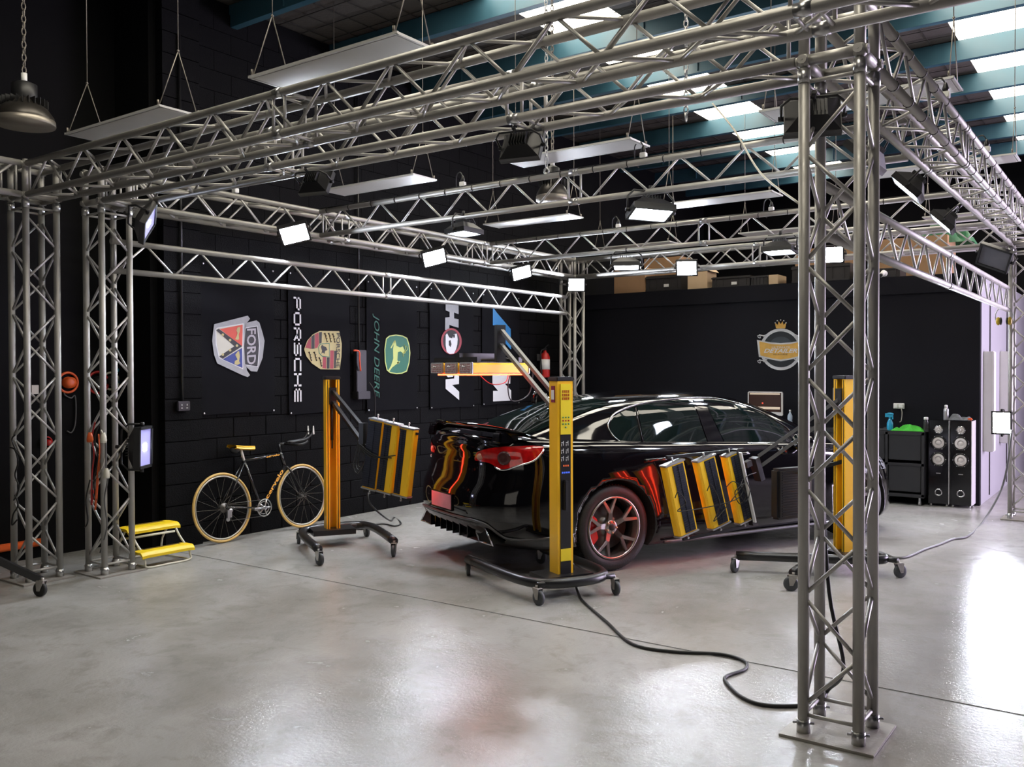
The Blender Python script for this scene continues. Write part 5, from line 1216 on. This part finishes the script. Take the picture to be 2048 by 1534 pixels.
A = on(1, 9.2, 1890, 425); B = on(1, 9.2, 1880, 478); heap('green_tarp', 'dark green tarp bundled on top of the big cardboard box', A.x, 9.1, 3.32, .75, .5, .42, tarp, 9, 'tarp')

# ear muffs hung on the far right column
em_ = thing('ear_muffs', 'yellow ear muffs hanging from the far right truss column', 'ear muffs', on(1, YE-.07, 2008, 640)); c = on(1, YE-.07, 2008, 632)
m_ = MB(); m_.path([c+V((.085*math.cos(PI*k/14)-.0, 0, .10*math.sin(PI*k/14)-.0)) for k in range(-2, 17)], .007, 6); m_.build('headband', silver, em_)
for s_ in (-1, 1):
    cp_ = MB().ball(c+V((s_*.055, 0, -.055)), .042, 12, (.6, .8, 1.1)).build('ear_cup', mat('mustard_plastic', (.42, .30, .02), .35, noise=.1), em_); MB().ball(c+V((s_*.03, 0, -.055)), .038, 12, (.35, .9, 1.15)).build('ear_cushion', blk, cp_)

# ------------------------------------------------------------------ cords
cable('extension_cable', [on(2, z, x, y) for x, y, z in [(1146, 1128, .22), (1149, 1160, .06), (1158, 1190, .012), (1172, 1208, .01), (1215, 1245, .01), (1265, 1288, .01), (1345, 1303, .01), (1440, 1308, .01), (1488, 1322, .01), (1490, 1338, .01), (1452, 1353, .01), (1455, 1368, .01), (1485, 1395, .01), (1530, 1410, .01), (1600, 1411, .01), (1640, 1402, .012), (1656, 1380, .03)]]+[V((.10, .28, .25)), V((.03, .285, .6)), V((.0, .282, 1.2)), V((.0, .282, 2.0)), V((.0, .282, 2.8))], .0095, cord, 'thick black cord snaking over the floor to the near column')
cable('extension_cable', [V((-.79, 3.63, .25)), V((-.70, 3.62, .03))]+[on(2, .012, x, y) for x, y in [(1762, 1108), (1790, 1115), (1815, 1113), (1850, 1098), (1880, 1088), (1905, 1078), (1935, 1072), (1965, 1045)]]+[on(1, 6.95, 2000, 985), on(1, 6.98, 2015, 930), on(1, 7.0, 2024, 860)], .011, cordg, 'grey cord running over the floor to the far right column')
cable('extension_cable', [q(735, 985), q(742, 1010), V((-4.55, 2.1, .25)), on(2, .01, 788, 1035), on(2, .01, 802, 1046), on(2, .01, 790, 1052), on(2, .01, 768, 1048), on(2, .01, 745, 1050), on(2, .01, 726, 1058), on(2, .01, 700, 1056), on(2, .012, 676, 1052)], .008, cord, 'black lead looping on the floor behind the left lamp stand')
# cords hung on the two left columns
def hang(label, mats_, px_, plane_y, r=.006, nm='hung_cable'):
    for m, P_ in zip(mats_, px_): cable(nm, [on(1, plane_y+i*.006, x, y) for i, (x, y) in enumerate(P_)], r, m, label[0], 'cord'); label.pop(0)
hang(['black cord bunch tied to the front of the column behind the stool', 'orange extension lead hanging in the column behind the stool', 'white lead curving down the column behind the stool', 'dark red lead hanging beside the orange one',
      'second black cord drooping low from the stool column', 'thin grey lead hanging inside the stool column'],
     [cord, cordo, cordw, cordr, cord, cordg],
     [[(198, 850), (190, 880), (196, 920), (188, 960), (192, 1000), (186, 985), (183, 930), (188, 880), (196, 852)], [(197, 868), (199, 905), (195, 945), (192, 985), (190, 1020), (193, 1000), (196, 960), (201, 900)], [(202, 860), (209, 880), (211, 905), (204, 935), (195, 950), (186, 962)],
      [(190, 845), (184, 875), (188, 910), (184, 950), (183, 1010), (187, 980)], [(180, 960), (172, 1000), (176, 1040), (170, 1055)], [(212, 885), (212, 930), (215, 960), (209, 1000), (214, 1050), (205, 1090), (200, 1105)]], Y2-.04)
hang(['tangled black cord on the left edge column', 'second tangled black cord low on the left edge column', 'black cord loop higher on the left edge column'], [cord, cord, cord],
     [[(20, 895), (30, 900), (36, 925), (30, 950), (38, 975), (28, 1000), (24, 985), (30, 960)], [(30, 990), (36, 1010), (26, 1030), (24, 1050), (34, 1040)], [(30, 870), (24, 880), (34, 905), (42, 915)]], Y1-.04)
t = thing('cord_connector', 'orange and white plug connectors hanging on the stool column', 'plug', on(1, Y2-.05, 207, 935)); 
for (x, y), m in (((207, 873), cream), ((180, 872), orange), ((213, 944), cream)):
    c = on(1, Y2-.055, x, y); MB().lathe(c, (0, 0, -1), [(.012, -.03), (.022, 0), (.026, .03), (.022, .05)], 14).build('connector', m, t)
# tools and reels on the dark recess wall behind the columns
XR = XL-.58
def reel(label, x, y, R, m, m2, nm='hose_reel', cat='reel'):
    c = on(0, XR, x, y); t = thing(nm, label, cat, c); MB().path([c+V((0, R*math.cos(2*PI*k/28), R*math.sin(2*PI*k/28))) for k in range(28)], R*.13, 6, True).build('rim', m, t)
    MB().lathe(c, (1, 0, 0), [(R*.55, -.03), (R*.6, .0), (R*.55, .06), (R*.2, .065)], 20).build('core', m2, t); return t
reel('orange machine polisher hanging behind the two left columns', 136, 765, .09, orange, orange, 'polisher', 'polisher'); c = on(0, XR, 136, 765)
reel('red cord reel hanging behind the stool column', 196, 765, .10, red, blk); reel('blue and white tape roll hanging behind the stool column', 250, 752, .09, blueb, pwh, 'tape_roll', 'tape roll')
reel('cream tape roll hanging behind the stool column', 222, 762, .08, cream, blk, 'tape_roll', 'tape roll'); reel('small red reel seen low inside the left edge column', 93, 885, .05, red, red)
cable('hanging_hose', [on(0, XR, *p) for p in [(128, 780), (130, 790), (142, 796), (150, 792), (152, 820), (150, 850), (143, 865), (134, 862)]], .006, cordg, 'thin grey hose looping on the dark recess wall', 'hose')
cable('hanging_hose', [on(0, XR+.1, *p) for p in [(268, 720), (275, 735), (285, 738), (300, 732), (306, 715)]], .005, cordg, 'grey lead looped high on the dark recess wall', 'hose')
cable('hanging_hose', [on(0, XR+.1, *p) for p in [(276, 740), (275, 800), (276, 830), (283, 840), (282, 850), (270, 851)]], .005, cordg, 'dark lead hanging down to the blue floodlight', 'hose')
c = on(0, XR-.017, 311, 859); tag(MB().tube(c+V((0, 0, .04)), c+V((0, .01, .5)), .002, 5).box(c, (.004, .045, .09), (V((1, 0, 0)), V((0, .97, .2)), V((0, -.2, .97)))).build('paper_tag', whitep), 'small white tag hanging beside the block pier', 'tag')
c = on(0, XR+.0, 70, 779); tag(MB().box(c, (.01, .06, .08)).build('light_switch', cream), 'small cream switch plate seen through the left edge column', 'switch')
m_ = MB(); m_.tube((XR-.0, -2.4, .12), (XR-.0, .0, .14), .035, 12); tag(m_.build('orange_pipe', orange), 'orange pipe lying along the dark recess wall', 'pipe')
